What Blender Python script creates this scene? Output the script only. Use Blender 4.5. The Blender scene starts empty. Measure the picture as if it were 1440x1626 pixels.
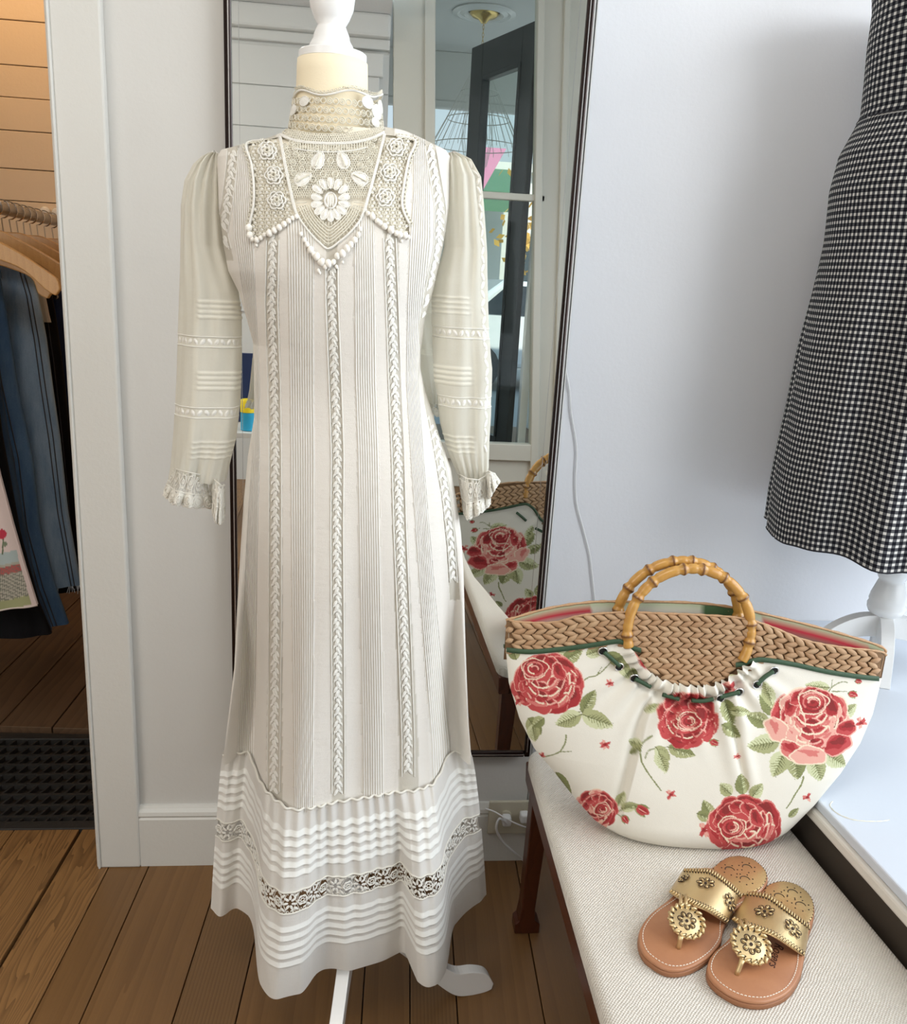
import bpy, bmesh, math, random
import numpy as np
from mathutils import Vector, Matrix
from mathutils.bvhtree import BVHTree

# ------------------------------------------------------------ camera (solved from the photograph's vanishing points)
F = 1365.0; CX, CY = 720.0, 813.0; CH = 1.30; CD = 1.3236 * CH
_d = np.array([-285, 5077, 1365.]); _d /= np.linalg.norm(_d)
_n = np.array([-134.6, 0, 1365.]); _n[1] = -(_n[0]*_d[0] + _n[2]*_d[2]) / _d[1]; _n /= np.linalg.norm(_n)
_x = np.cross(_d, _n)
RM = np.array([_x, _n, -_d]); CAM = np.array([0, -CD, CH])
def ray(px, py): return RM @ np.array([(px-CX)/F, (py-CY)/F, 1.])
def onY(px, py, y): r = ray(px, py); return CAM + r*((y-CAM[1])/r[1])
def onZ(px, py, z): r = ray(px, py); return CAM + r*((z-CAM[2])/r[2])
def onX(px, py, x): r = ray(px, py); return CAM + r*((x-CAM[0])/r[0])
def proj(p):
    q = (np.asarray(p, float)-CAM) @ RM
    return np.stack([CX+F*q[..., 0]/q[..., 2], CY+F*q[..., 1]/q[..., 2]], -1)
def refl(px, py, y):                     # a thing seen in the wall mirror, standing at depth y
    r = ray(px, py); t = (-0.05-y-CAM[1])/r[1]; p = CAM+r*t; p[1] = y; return p

S = bpy.context.scene; COL = S.collection
cam = bpy.data.cameras.new('camera'); co = bpy.data.objects.new('camera', cam); COL.objects.link(co)
cam.sensor_fit = 'HORIZONTAL'; cam.sensor_width = 36; cam.lens = 36*F/1440; cam.clip_start = .02; cam.clip_end = 200
M3 = Matrix((( _x[0], -(RM[0][1]), -RM[0][2]), (RM[1][0], -RM[1][1], -RM[1][2]), (RM[2][0], -RM[2][1], -RM[2][2])))
co.matrix_world = Matrix.Translation(Vector(CAM)) @ M3.to_4x4()
S.camera = co

# ------------------------------------------------------------ world, lights, exposure
W = bpy.data.worlds.new('sky'); S.world = W; W.use_nodes = True
wn = W.node_tree; wn.nodes.clear()
wo = wn.nodes.new('ShaderNodeOutputWorld'); bg = wn.nodes.new('ShaderNodeBackground')
tc = wn.nodes.new('ShaderNodeTexCoord'); sx = wn.nodes.new('ShaderNodeSeparateXYZ'); cr = wn.nodes.new('ShaderNodeValToRGB')
wn.links.new(tc.outputs['Generated'], sx.inputs[0]); wn.links.new(sx.outputs[2], cr.inputs[0])
cr.color_ramp.elements[0].position = 0.0; cr.color_ramp.elements[0].color = (.80, .90, .95, 1)
cr.color_ramp.elements[1].position = .6; cr.color_ramp.elements[1].color = (.42, .68, .95, 1)
wn.links.new(cr.outputs[0], bg.inputs[0]); bg.inputs[1].default_value = 1.35
wn.links.new(bg.outputs[0], wo.inputs[0])
def area(name, loc, target, sx_, sy_, power, col):
    l = bpy.data.lights.new(name, 'AREA'); l.shape = 'RECTANGLE'; l.size = sx_; l.size_y = sy_; l.energy = power; l.color = col
    o = bpy.data.objects.new(name, l); COL.objects.link(o); o.location = loc
    o.rotation_euler = (Vector(target)-Vector(loc)).to_track_quat('-Z', 'Y').to_euler(); return o
area('display_window_daylight', (2.45, -1.3, 1.75), (.6, -.35, .9), 3.0, 1.8, 105, (.94, .97, 1.0))
area('overhead_fill', (-.25, -1.55, 2.69), (-.05, -.5, .4), 1.2, .6, 27, (1.0, .94, .86))  # added soft fill from above the camera, no real fixture
area('overhead_fill', (-1.7, -2.6, 2.69), (-1.0, -3.4, .8), .9, .9, 42, (1.0, .96, .90))  # added fill to brighten the front wall boards shown in the mirror
area('left_front_fill', (-2.3, -2.7, 1.8), (-.2, .2, .8), 1.3, 1.5, 30, (1.0, .96, .90))  # added fill standing inside the room, out of the mirror's view
lp = bpy.data.lights.new('stockroom_lamp', 'POINT'); lp.energy = 15; lp.color = (1, .62, .30); lp.shadow_soft_size = .12
lo = bpy.data.objects.new('stockroom_lamp', lp); COL.objects.link(lo); lo.location = (-1.35, 1.35, 2.45)
S.view_settings.view_transform = 'Standard'; S.view_settings.look = 'None'; S.view_settings.gamma = 1
S.view_settings.use_curve_mapping = False; S.view_settings.exposure = -0.43

su = bpy.data.lights.new('street_sun', 'SUN'); su.energy = 6.5; su.angle = .01; su.color = (1, .95, .85)
so_ = bpy.data.objects.new('street_sun', su); COL.objects.link(so_); so_.rotation_euler = (math.radians(-48), 0, 0)

random.seed(7); rng = np.random.RandomState(5)

# ------------------------------------------------------------ helpers
class NT:
    def __init__(s, name):
        s.m = bpy.data.materials.new(name); s.m.use_nodes = True; s.t = s.m.node_tree; s.t.nodes.clear()
        s.out = s.n('ShaderNodeOutputMaterial')
    def n(s, typ, **kw):
        x = s.t.nodes.new(typ)
        for k, v in kw.items(): setattr(x, k, v)
        return x
    def l(s, a, b): s.t.links.new(a, b)
    def math(s, op, a, b=None, c=None):
        x = s.n('ShaderNodeMath', operation=op)
        for i, v in enumerate((a, b, c)):
            if v is None: continue
            if isinstance(v, (int, float)): x.inputs[i].default_value = v
            else: s.l(v, x.inputs[i])
        return x.outputs[0]
    def mix(s, f, a, b):
        x = s.n('ShaderNodeMix', data_type='RGBA')
        for sock, v in ((x.inputs[0], f), (x.inputs[6], a), (x.inputs[7], b)):
            if isinstance(v, (int, float)): sock.default_value = v
            elif isinstance(v, tuple): sock.default_value = (*v[:3], 1)
            else: s.l(v, sock)
        return x.outputs[2]
    def bsdf(s, col, rough=.5, metal=0, spec=None, normal=None, **kw):
        b = s.n('ShaderNodeBsdfPrincipled')
        if isinstance(col, tuple): b.inputs['Base Color'].default_value = (*col[:3], 1)
        else: s.l(col, b.inputs['Base Color'])
        if isinstance(rough, (int, float)): b.inputs['Roughness'].default_value = rough
        else: s.l(rough, b.inputs['Roughness'])
        b.inputs['Metallic'].default_value = metal
        if spec is not None: b.inputs['Specular IOR Level'].default_value = spec
        if normal is not None: s.l(normal, b.inputs['Normal'])
        for k, v in kw.items(): b.inputs[k].default_value = v
        return b
    def bump(s, h, strength=.3, dist=.001, normal=None):
        x = s.n('ShaderNodeBump'); x.inputs['Strength'].default_value = strength; x.inputs['Distance'].default_value = dist
        s.l(h, x.inputs['Height'])
        if normal is not None: s.l(normal, x.inputs['Normal'])
        return x.outputs[0]
    def coord(s, kind='Object', scale=None):
        t = s.n('ShaderNodeTexCoord')
        if scale is None: return t.outputs[kind]
        m = s.n('ShaderNodeMapping'); m.inputs['Scale'].default_value = scale; s.l(t.outputs[kind], m.inputs[0]); return m.outputs[0]
    def noise(s, vec, scale, detail=3, rough=.5):
        x = s.n('ShaderNodeTexNoise'); x.inputs['Scale'].default_value = scale; x.inputs['Detail'].default_value = detail
        x.inputs['Roughness'].default_value = rough
        if vec is not None: s.l(vec, x.inputs[0])
        return x.outputs[0]
    def ramp(s, f, stops):
        x = s.n('ShaderNodeValToRGB'); e = x.color_ramp.elements
        while len(e) < len(stops): e.new(.5)
        for i, (p, c) in enumerate(stops): e[i].position = p; e[i].color = (*c[:3], 1)
        s.l(f, x.inputs[0]); return x.outputs[0]
    def fin(s, sh): s.l(sh.outputs[0] if hasattr(sh, 'outputs') else sh, s.out.inputs[0]); return s.m

def simple(name, col, rough=.5, metal=0, bump=0, bscale=200, var=0, **kw):
    t = NT(name); c = col; nrm = None
    v = t.coord('Object')
    nz = t.noise(v, bscale, 3)
    if var:
        dark = tuple(x*(1-var) for x in col)
        c = t.mix(t.noise(v, bscale*.08+1.5, 4), dark, tuple(min(1, x*(1+var*.5)) for x in col))
    if bump: nrm = t.bump(nz, bump, .002)
    return t.fin(t.bsdf(c, rough, metal, normal=nrm, **kw))

class MB:
    def __init__(s): s.v = []; s.f = []
    def add(s, vs, fs):
        b = len(s.v); s.v += [tuple(map(float, p)) for p in vs]; s.f += [tuple(b+i for i in f) for f in fs]; return s
    def box(s, x0, x1, y0, y1, z0, z1, m=None):
        p = [(x0,y0,z0),(x1,y0,z0),(x1,y1,z0),(x0,y1,z0),(x0,y0,z1),(x1,y0,z1),(x1,y1,z1),(x0,y1,z1)]
        if m is not None: p = [m @ Vector(q) for q in p]
        return s.add(p, [(0,3,2,1),(4,5,6,7),(0,1,5,4),(1,2,6,5),(2,3,7,6),(3,0,4,7)])
    def tube(s, pts, r, n=8, closed=False, caps=True, flat=None):
        pts = [Vector(p) for p in pts]; k = len(pts)
        if k < 2: return s
        rs = r if hasattr(r, '__len__') else [r]*k
        T = []
        for i in range(k):
            a = pts[i-1] if (i > 0 or closed) else pts[i]; b = pts[(i+1) % k] if (i < k-1 or closed) else pts[i]
            t = (b-a); T.append(t.normalized() if t.length > 1e-9 else Vector((0, 0, 1)))
        up = Vector((0, 0, 1)) if abs(T[0].z) < .9 else Vector((1, 0, 0))
        u = T[0].cross(up).normalized(); base = len(s.v)
        for i in range(k):
            u = (u - T[i]*u.dot(T[i]));
            if u.length < 1e-6: u = T[i].orthogonal()
            u.normalize(); w = T[i].cross(u)
            for j in range(n):
                a = 2*math.pi*j/n; p = pts[i] + (u*math.cos(a)+w*math.sin(a))*rs[i]; s.v.append(tuple(p))
        for i in range(k if closed else k-1):
            for j in range(n):
                a = base+i*n+j; b = base+i*n+(j+1) % n; c = base+((i+1) % k)*n+(j+1) % n; d = base+((i+1) % k)*n+j
                s.f.append((a, b, c, d))
        if caps and not closed:
            s.f.append(tuple(base+j for j in range(n))[::-1]); s.f.append(tuple(base+(k-1)*n+j for j in range(n)))
        return s
    def lathe(s, prof, cx, cy, n=40, squash=1.0):
        base = len(s.v); k = len(prof)
        for (r, z) in prof:
            for j in range(n):
                a = 2*math.pi*j/n; s.v.append((cx+r*math.cos(a), cy+r*math.sin(a)*squash, z))
        for i in range(k-1):
            for j in range(n):
                s.f.append((base+i*n+j, base+i*n+(j+1) % n, base+(i+1)*n+(j+1) % n, base+(i+1)*n+j))
        s.f.append(tuple(base+j for j in range(n))[::-1]); s.f.append(tuple(base+(k-1)*n+j for j in range(n)))
        return s
    def prism(s, poly, h, m=None):                  # poly: 2d outline (ccw), extruded 0..h in z, through m
        k = len(poly); p = [Vector((x, y, 0)) for x, y in poly]+[Vector((x, y, h)) for x, y in poly]
        if m is not None: p = [m @ q for q in p]
        return s.add(p, [tuple(range(k))[::-1], tuple(range(k, 2*k))]+[(i, (i+1) % k, k+(i+1) % k, k+i) for i in range(k)])
    def grid(s, P, keep=None, closed=False):        # P[i][j] points
        P = np.asarray(P); a, b = P.shape[:2]; base = len(s.v)
        s.v += [tuple(q) for q in P.reshape(-1, 3).tolist()]
        for i in range(a-1):
            for j in range(b if closed else b-1):
                j2 = (j+1) % b
                if keep is not None and not keep[i][j]: continue
                s.f.append((base+i*b+j, base+i*b+j2, base+(i+1)*b+j2, base+(i+1)*b+j))
        return s
    def build(s, name, mat, parent=None, smooth=False, bevel=0, label=None, cat=None, group=None, kind=None, auto=None):
        me = bpy.data.meshes.new(name); me.from_pydata(s.v, [], s.f); me.update()
        if mat is not None: me.materials.append(mat)
        if smooth: me.shade_smooth()
        if auto is not None: me.shade_smooth(); me.set_sharp_from_angle(angle=math.radians(auto))
        o = bpy.data.objects.new(name, me); COL.objects.link(o)
        if parent is not None: o.parent = parent; o.matrix_parent_inverse = Matrix.Translation(-Vector(parent.location))
        if bevel:
            b = o.modifiers.new('bevel', 'BEVEL'); b.width = bevel; b.segments = 2; b.limit_method = 'ANGLE'; b.angle_limit = math.radians(40)
        tag(o, label, cat, group, kind); return o
def tag(o, label=None, cat=None, group=None, kind=None):
    if label: o['label'] = label
    if cat: o['category'] = cat
    if group: o['group'] = group
    if kind: o['kind'] = kind
    return o
def thing(name, label, cat, loc=(0, 0, 0), group=None):
    o = bpy.data.objects.new(name, None); COL.objects.link(o); o.location = loc; o.empty_display_size = .05
    return tag(o, label, cat, group)
def box(name, mat, x0, x1, y0, y1, z0, z1, parent=None, bevel=.002, **kw):
    return MB().box(x0, x1, y0, y1, z0, z1).build(name, mat, parent, bevel=bevel, **kw)
def catmull(pts, n=8, closed=False):
    P = [np.array(p, float) for p in pts]; out = []; k = len(P)
    for i in range(k if closed else k-1):
        p0 = P[i-1] if (i > 0 or closed) else P[0]; p1 = P[i]; p2 = P[(i+1) % k]; p3 = P[(i+2) % k] if (i+2 < k or closed) else P[-1]
        for j in range(n):
            t = j/n; out.append(.5*((2*p1)+(-p0+p2)*t+(2*p0-5*p1+4*p2-p3)*t*t+(-p0+3*p1-3*p2+p3)*t**3))
    if not closed: out.append(P[-1])
    return out
def inpoly(x, y, poly):
    x = np.asarray(x, float); y = np.asarray(y, float); c = np.zeros(x.shape, bool); k = len(poly)
    for i in range(k):
        x1, y1 = poly[i]; x2, y2 = poly[(i+1) % k]
        if y1 == y2: continue
        c ^= ((y1 > y) != (y2 > y)) & (x < (x2-x1)*(y-y1)/(y2-y1)+x1)
    return c
def sstep(a, b, x): t = np.clip((x-a)/(b-a), 0, 1); return t*t*(3-2*t)
def fattr(o, name, vals):
    a = o.data.attributes.new(name, 'FLOAT', 'POINT'); a.data.foreach_set('value', np.asarray(vals, np.float32).ravel())
def cattr(o, name, rgb):
    a = o.data.color_attributes.new(name, 'FLOAT_COLOR', 'POINT'); n = len(rgb)
    a.data.foreach_set('color', np.concatenate([np.asarray(rgb, np.float32), np.ones((n, 1), np.float32)], 1).ravel())

# ------------------------------------------------------------ materials
def wall_paint(name, col, rough=.42, b=.25):
    t = NT(name); v = t.coord('Object')
    n1 = t.noise(v, 90, 5, .65); n2 = t.noise(v, 3, 3)
    c = t.mix(n2, tuple(x*.96 for x in col), tuple(min(1, x*1.03) for x in col))
    return t.fin(t.bsdf(c, rough, normal=t.bump(n1, b, .0016)))
PAINT = wall_paint('painted_wall', (.62, .61, .58))
PAINTR = wall_paint('painted_alcove_wall', (.77, .775, .80), .4, .3)
TRIMP = wall_paint('painted_trim', (.66, .65, .61), .35, .35)
LEDGEP = wall_paint('painted_ledge', (.60, .65, .72), .25, .15)
CREAMP = wall_paint('painted_partition', (.66, .64, .56), .4, .2)
GREYP = wall_paint('painted_shiplap', (.70, .70, .67), .5, .3)
TANP = wall_paint('painted_tan_boards', (.80, .66, .50), .55, .4)
CEILP = wall_paint('textured_ceiling', (.78, .78, .77), .8, 1.0)
WHITEW = simple('white_lacquered_wood', (.82, .82, .81), .22, bump=.05, bscale=40)
BLACKW = simple('black_painted_wood', (.028, .03, .032), .4, bump=.1, bscale=60)
DARKG = simple('dark_joint_and_shade', (.055, .042, .03), .7)
STEEL = simple('brushed_steel', (.42, .42, .43), .28, 1)
CHROME = simple('chrome_wire', (.75, .75, .76), .15, 1)
BRASS = simple('brass', (.75, .55, .22), .25, 1)
IRON = simple('cast_iron', (.022, .020, .018), .55, bump=.4, bscale=150)
WIREW = simple('white_wire', (.75, .74, .70), .5)
CABLE = simple('white_cable', (.80, .80, .80), .4)
FRAMEM = simple('bronze_mirror_frame', (.020, .010, .008), .15, .6)
FRAMEE = simple('frame_highlight', (.55, .53, .52), .25, .8)
def wood(name, c0, c1, c2, grain=24, stretch=.05, rough=.42, distort=2.5, contrast=1.0):
    t = NT(name); oi = t.n('ShaderNodeObjectInfo')
    tcn = t.coord('Object'); add = t.n('ShaderNodeVectorMath', operation='ADD'); t.l(tcn, add.inputs[0])
    cm = t.n('ShaderNodeCombineXYZ')
    for i, k in enumerate((3.7, 41.0, 5.1)): t.l(t.math('MULTIPLY', oi.outputs['Random'], k), cm.inputs[i])
    t.l(cm.outputs[0], add.inputs[1])
    mp = t.n('ShaderNodeMapping'); mp.inputs['Scale'].default_value = (1, stretch, 1); t.l(add.outputs[0], mp.inputs[0])
    n1 = t.noise(mp.outputs[0], 7, 4, .5)
    sep = t.n('ShaderNodeSeparateXYZ'); t.l(mp.outputs[0], sep.inputs[0])
    ph = t.math('ADD', t.math('MULTIPLY', sep.outputs[0], grain), t.math('MULTIPLY', n1, distort*4))
    w = t.math('FRACT', ph)
    w = t.math('POWER', w, 1.6)
    fine = t.n('ShaderNodeMapping'); fine.inputs['Scale'].default_value = (1, .02, 1); t.l(add.outputs[0], fine.inputs[0])
    n2 = t.noise(fine.outputs[0], 420, 2, .6); n3 = t.noise(tcn, 5, 4, .6)
    c = t.mix(t.math('MULTIPLY', w, contrast), c0, c1)
    c = t.mix(t.math('MULTIPLY', n3, .55), c, c2)
    c = t.mix(t.math('MULTIPLY', t.math('SUBTRACT', n2, .35), .45), c, tuple(x*.45 for x in c1))
    rv = t.mix(t.math('MULTIPLY', oi.outputs['Random'], .35), c, tuple(x*.7 for x in c0))
    return t.fin(t.bsdf(rv, rough, normal=t.bump(t.math('ADD', w, n2), .25, .0008)))
WOOD_GR = wood('grained_pine_board', (.33, .17, .060), (.055, .021, .008), (.30, .155, .055), 95, .10, .40, 8.5, 1.0)
WOOD_SM = wood('smooth_pine_board', (.215, .108, .036), (.125, .056, .017), (.17, .082, .026), 34, .04, .45, 1.6, .6)
WOOD_LN = wood('straight_grain_board', (.215, .110, .038), (.07, .032, .011), (.18, .092, .032), 150, .02, .45, .4, .8)
WOOD_BK = wood('worn_stockroom_board', (.16, .09, .046), (.07, .038, .019), (.13, .075, .04), 30, .05, .6, 1.6, .7)
MAHOG = wood('mahogany', (.10, .026, .010), (.045, .010, .005), (.085, .022, .010), 40, .08, .3, 1.2, .7)
HANGW = wood('hanger_beech', (.62, .34, .12), (.50, .24, .07), (.70, .40, .15), 60, .3, .3, .6, .5)

def cloth(name, col, dens=None, sheer=0.0, transl=.25, bumpd=.0004, extra=None):
    t = NT(name); v = t.coord('Object')
    n1 = t.noise(v, 1400, 2, .6); n2 = t.noise(v, 14, 4, .6)
    n3 = t.noise(t.coord('Object', (1, 1, 2.2)), 55, 3, .6); h = t.math('ADD', t.math('MULTIPLY', n1, .35), t.math('ADD', n2, t.math('MULTIPLY', n3, .45)))
    c = t.mix(t.math('MULTIPLY', n2, .5), tuple(x*.93 for x in col), col)
    a = None
    if dens:
        at = t.n('ShaderNodeAttribute', attribute_name=dens); a = at.outputs['Fac']
    nrm = t.bump(h, .55, .0032)
    if extra: c, nrm = extra(t, c, nrm)
    elif a is not None:
        c = t.mix(a, c, tuple(min(1, x*1.12) for x in col))
    d = t.n('ShaderNodeBsdfDiffuse'); t.l(c, d.inputs[0]); t.l(nrm, d.inputs['Normal'])
    tr = t.n('ShaderNodeBsdfTranslucent'); t.l(c, tr.inputs[0])
    mx = t.n('ShaderNodeMixShader'); mx.inputs[0].default_value = transl; t.l(d.outputs[0], mx.inputs[1]); t.l(tr.outputs[0], mx.inputs[2])
    if sheer:
        tp = t.n('ShaderNodeBsdfTransparent'); m2 = t.n('ShaderNodeMixShader'); t.l(mx.outputs[0], m2.inputs[1]); t.l(tp.outputs[0], m2.inputs[2])
        if a is not None: t.l(t.math('MULTIPLY', t.math('SUBTRACT', 1.0, a), sheer), m2.inputs[0])
        else: m2.inputs[0].default_value = sheer
        return t.fin(m2)
    return t.fin(mx)
def bodyx(t, c, nrm):
    u = t.n('ShaderNodeAttribute', attribute_name='U').outputs['Fac']; tk = t.n('ShaderNodeAttribute', attribute_name='tuck').outputs['Fac']
    lc = t.n('ShaderNodeAttribute', attribute_name='lace').outputs['Fac']
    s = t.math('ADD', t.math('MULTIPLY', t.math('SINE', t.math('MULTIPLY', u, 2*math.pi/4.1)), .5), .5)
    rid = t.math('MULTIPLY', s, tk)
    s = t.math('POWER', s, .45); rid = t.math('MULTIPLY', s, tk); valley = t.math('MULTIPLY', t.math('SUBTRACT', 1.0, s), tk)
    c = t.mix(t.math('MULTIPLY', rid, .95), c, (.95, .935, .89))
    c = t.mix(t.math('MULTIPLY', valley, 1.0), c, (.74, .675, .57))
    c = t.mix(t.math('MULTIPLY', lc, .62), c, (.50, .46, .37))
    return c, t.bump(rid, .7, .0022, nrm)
COT = (.90, .88, .83)
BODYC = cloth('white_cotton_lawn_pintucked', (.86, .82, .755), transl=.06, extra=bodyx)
FLOUC = cloth('white_cotton_flounce', (.93, .905, .855), 'dens', .04, .22)
SLEEC = cloth('sheer_cotton_sleeve', (.90, .87, .77), 'dens', .20, .28)
LACEC = cloth('ivory_cotton_lace', (.90, .87, .79), transl=.12)
LACEY = cloth('cream_guipure_lace', (.86, .82, .70), transl=.1)
LACEB = cloth('raised_guipure', (.93, .91, .85), transl=.08)
NET = simple('dress_form_jersey', (.86, .80, .67), .85, bump=.12, bscale=600)
FORMC = simple('cream_form_neck', (.86, .76, .56), .8, bump=.1, bscale=500)

# ------------------------------------------------------------ the setting
struct = dict(kind='structure')
# wall with doorway to the stockroom, x<-.556 is the opening
wb = MB().box(-.472, .40, 0, .13, 0, 3.0).box(-1.75, -.472, 0, .13, 2.35, 3.0).box(-4, -1.75, 0, .13, 0, 3.0).build('wall_back', PAINT, **struct)
box('trim_1', TRIMP, -.5565, -.4700, -.022, .0, 0, 2.42, bevel=.004, **struct)
m = MB().box(-.5640, -.5545, -.020, .13, 0, 2.42).box(-.5600, -.5545, -.027, -.006, 0, 2.42).build('trim_2', TRIMP, bevel=.003, **struct)
box('trim_3', TRIMP, -1.75, -.47, -.022, 0, 2.35, 2.45, bevel=.004, **struct)
m = MB(); m.prism([(0, 0), (-.018, 0), (-.018, .118), (-.014, .122), (-.019, .128), (-.017, .136), (-.009, .141), (-.006, .147), (0, .147)][::-1], .872,
    Matrix(((0, 0, 1, -.470), (1, 0, 0, 0), (0, 1, 0, 0), (0, 0, 0, 1)))).build('baseboard_back', TRIMP, **struct)
# window alcove wall (set back), beside the mirror
box('wall_right', PAINTR, .40, 2.7, .30, .42, 0, 3.0, bevel=0, **struct)
MB().box(.398, .402, 0, .30, 0, 3.0).build('trim_4', PAINT, **struct)
MB().box(-4.2, .085, -3.9, 2.1, 2.72, 2.8).box(.0851, 2.7, -1.9, 2.1, 2.72, 2.8).box(.0851, 2.7, -3.9, -1.901, 3.06, 3.14).box(.0851, 2.7, -1.95, -1.90, 2.8, 3.06).build('ceiling', CEILP, **struct)
box('wall_left', PAINT, -3.6, -3.5, -3.9, 2.0, 0, 3.0, bevel=0, **struct)
# floor slab under the boards
fl = box('floor', DARKG, -4.2, 2.7, -3.9, 2.1, -.06, -.022, bevel=0, **struct)
# boards: direction through the photograph's vanishing point (650,442)
bd = RM @ np.array([(650-CX)/F, (442-CY)/F, 1.]); bang = math.atan2(-bd[0], bd[1])
cb, sb = math.cos(bang), math.sin(bang)
def across(px, py): p = onZ(px, py, 0); return p[0]*cb+p[1]*sb
J = sorted([across(128, 1317), across(175.5, 1371), across(228, 1394), across(333, 1436), across(398, 1520), across(578, 1560), across(651, 1560), across(725, 1590), across(850, 1540)])
while J[-1] < 2.2: J.append(J[-1]+.125)
while J[0] > -3.2: J.insert(0, J[0]-random.choice((.13, .15, .14)))
RB = Matrix.Rotation(bang, 4, 'Z')
for i in range(len(J)-1):
    c = (J[i]+J[i+1])/2; w = J[i+1]-J[i]; wide = abs(J[i]-across(128, 1317)) < .01 or abs(J[i+1]-across(128, 1317)) < .01
    g = .0011
    gl = .0045 if abs(J[i]-across(128, 1317)) < .01 else g; gr = .0035 if abs(J[i+1]-across(128, 1317)) < .01 else g
    if c < across(175, 1371)+.001: mt = WOOD_GR
    elif across(333, 1436) < c < across(398, 1520): mt = WOOD_LN
    elif across(651, 1560) < c < across(725, 1590): mt = WOOD_LN
    else: mt = WOOD_SM
    o = MB().box(-w/2+gl, w/2-gr, -3.9, .115, -.022, 0).build('plank', mt, None, bevel=.0012)
    o.matrix_world = RB @ Matrix.Translation((c, 0, 0)); o.parent = fl
    if c < -.38:
        o2 = MB().box(-w/2+.002, w/2-.002, .56, 2.0, -.022, -.001+random.uniform(-.002, 0)).build('plank', WOOD_BK, None, bevel=.0015)
        o2.matrix_world = RB @ Matrix.Translation((c+.03, 0, 0)); o2.parent = fl
# stockroom shell: horizontal painted boards
wk = box('wall_stockroom', DARKG, -4.2, .2, 1.93, 2.0, 0, 2.8, bevel=0, **struct)
zs = [0, .2, .42, .64, .86, 1.08, 1.30, 1.505, 1.62, 1.755, 1.87, 1.98, 2.13, 2.35, 2.55, 2.72]
for a, b in zip(zs[:-1], zs[1:]):
    box('shiplap_board', TANP, -4.2, .2, 1.912+random.uniform(-.002, .002), 1.93, a+.0015, b-.0015, wk, bevel=.002)
box('wall_stockroom_side', TANP, -.46, -.36, .13, 1.93, 0, 2.8, bevel=0, **struct)

# ------------------------------------------------------------ floor grate
g0 = onZ(150, 1320, 0); gx0, gx1, gy0, gy1 = -1.45, -.566, .118, .555
gr = thing('floor_grate', 'black cast iron floor grate with slanted bars in the stockroom doorway', 'floor grate', (-1.0, .33, 0))
box('frame', IRON, gx0, gx1, gy0, gy0+.03, -.02, .004, gr); box('frame', IRON, gx0, gx1, gy1-.028, gy1, -.02, .004, gr)
box('frame', IRON, gx0, gx0+.03, gy0, gy1, -.02, .004, gr); box('frame', IRON, gx1-.022, gx1, gy0, gy1, -.02, .004, gr)
n = 0
for k in range(9):
    y = gy0+.052+k*.046; MB().box(gx0+.02, gx1-.01, y-.004, y+.004, -.012, .002).build('cross_bar', IRON, gr)
for k in range(36):
    x = gx0+.02+k*.030-.12
    A = (x, gy0+.02); B = (x+.13, gy1-.02)
    xa = max(A[0], gx0+.01); xb = min(B[0], gx1-.008)
    if xb <= xa: continue
    ya = A[1]+(xa-A[0])/.13*(B[1]-A[1]); yb = A[1]+(xb-A[0])/.13*(B[1]-A[1])
    MB().add([(xa-.003, ya, -.014), (xa+.003, ya, -.014), (xb+.003, yb, -.014), (xb-.003, yb, -.014), (xa-.003, ya, 0), (xa+.003, ya, 0), (xb+.003, yb, 0), (xb-.003, yb, 0)],
             [(0,3,2,1),(4,5,6,7),(0,1,5,4),(1,2,6,5),(2,3,7,6),(3,0,4,7)]).build('slanted_bar', IRON, gr)

# ------------------------------------------------------------ mirror on the wall
YM = -.025
t = NT('mirror_glass'); MIRM = t.fin(t.bsdf((.87, .885, .865), .0, 1))
mx0 = onY(375, 500, YM)[0]-.003; mx1 = onY(928, 60, YM)[0]; mz0 = onY(757, 1193, YM)[2]; mz1 = 2.12
mr = thing('wall_mirror', 'tall wall mirror in a thin dark bronze frame behind the lace dress', 'mirror', (mx0*.5+mx1*.5, 0, mz0))
MB().box(mx0, mx1, YM+.002, YM+.006, mz0, mz1).build('glass', MIRM, mr)
bw = .013
m = MB()
for (x0, x1) in ((mx0-bw, mx0), (mx1, mx1+bw)): m.box(x0, x1, YM-.004, -.0005, mz0-bw, mz1+bw)
m.box(mx0, mx1, YM-.004, -.0005, mz0-bw, mz0).box(mx0, mx1, YM-.004, -.0005, mz1, mz1+bw)
m.build('frame', FRAMEM, mr, bevel=.003)
m = MB()
m.box(mx0-bw*.45, mx0-bw*.3, YM-.0052, YM-.003, mz0, mz1).box(mx1+bw*.35, mx1+bw*.5, YM-.0052, YM-.003, mz0, mz1).box(mx0, mx1, YM-.0052, YM-.003, mz0-bw*.6, mz0-bw*.45)
m.build('edge_highlight_strip', FRAMEE, mr)  # pale strips stand in for the highlight along the dark frame
m = MB(); m.box(mx0+.012, mx0+.0128, YM+.0008, YM+.0018, mz0+.012, mz1-.012); m.box(mx1-.0128, mx1-.012, YM+.0008, YM+.0018, mz0+.012, mz1-.012)
m.build('bevel_line', CHROME, mr)

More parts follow.
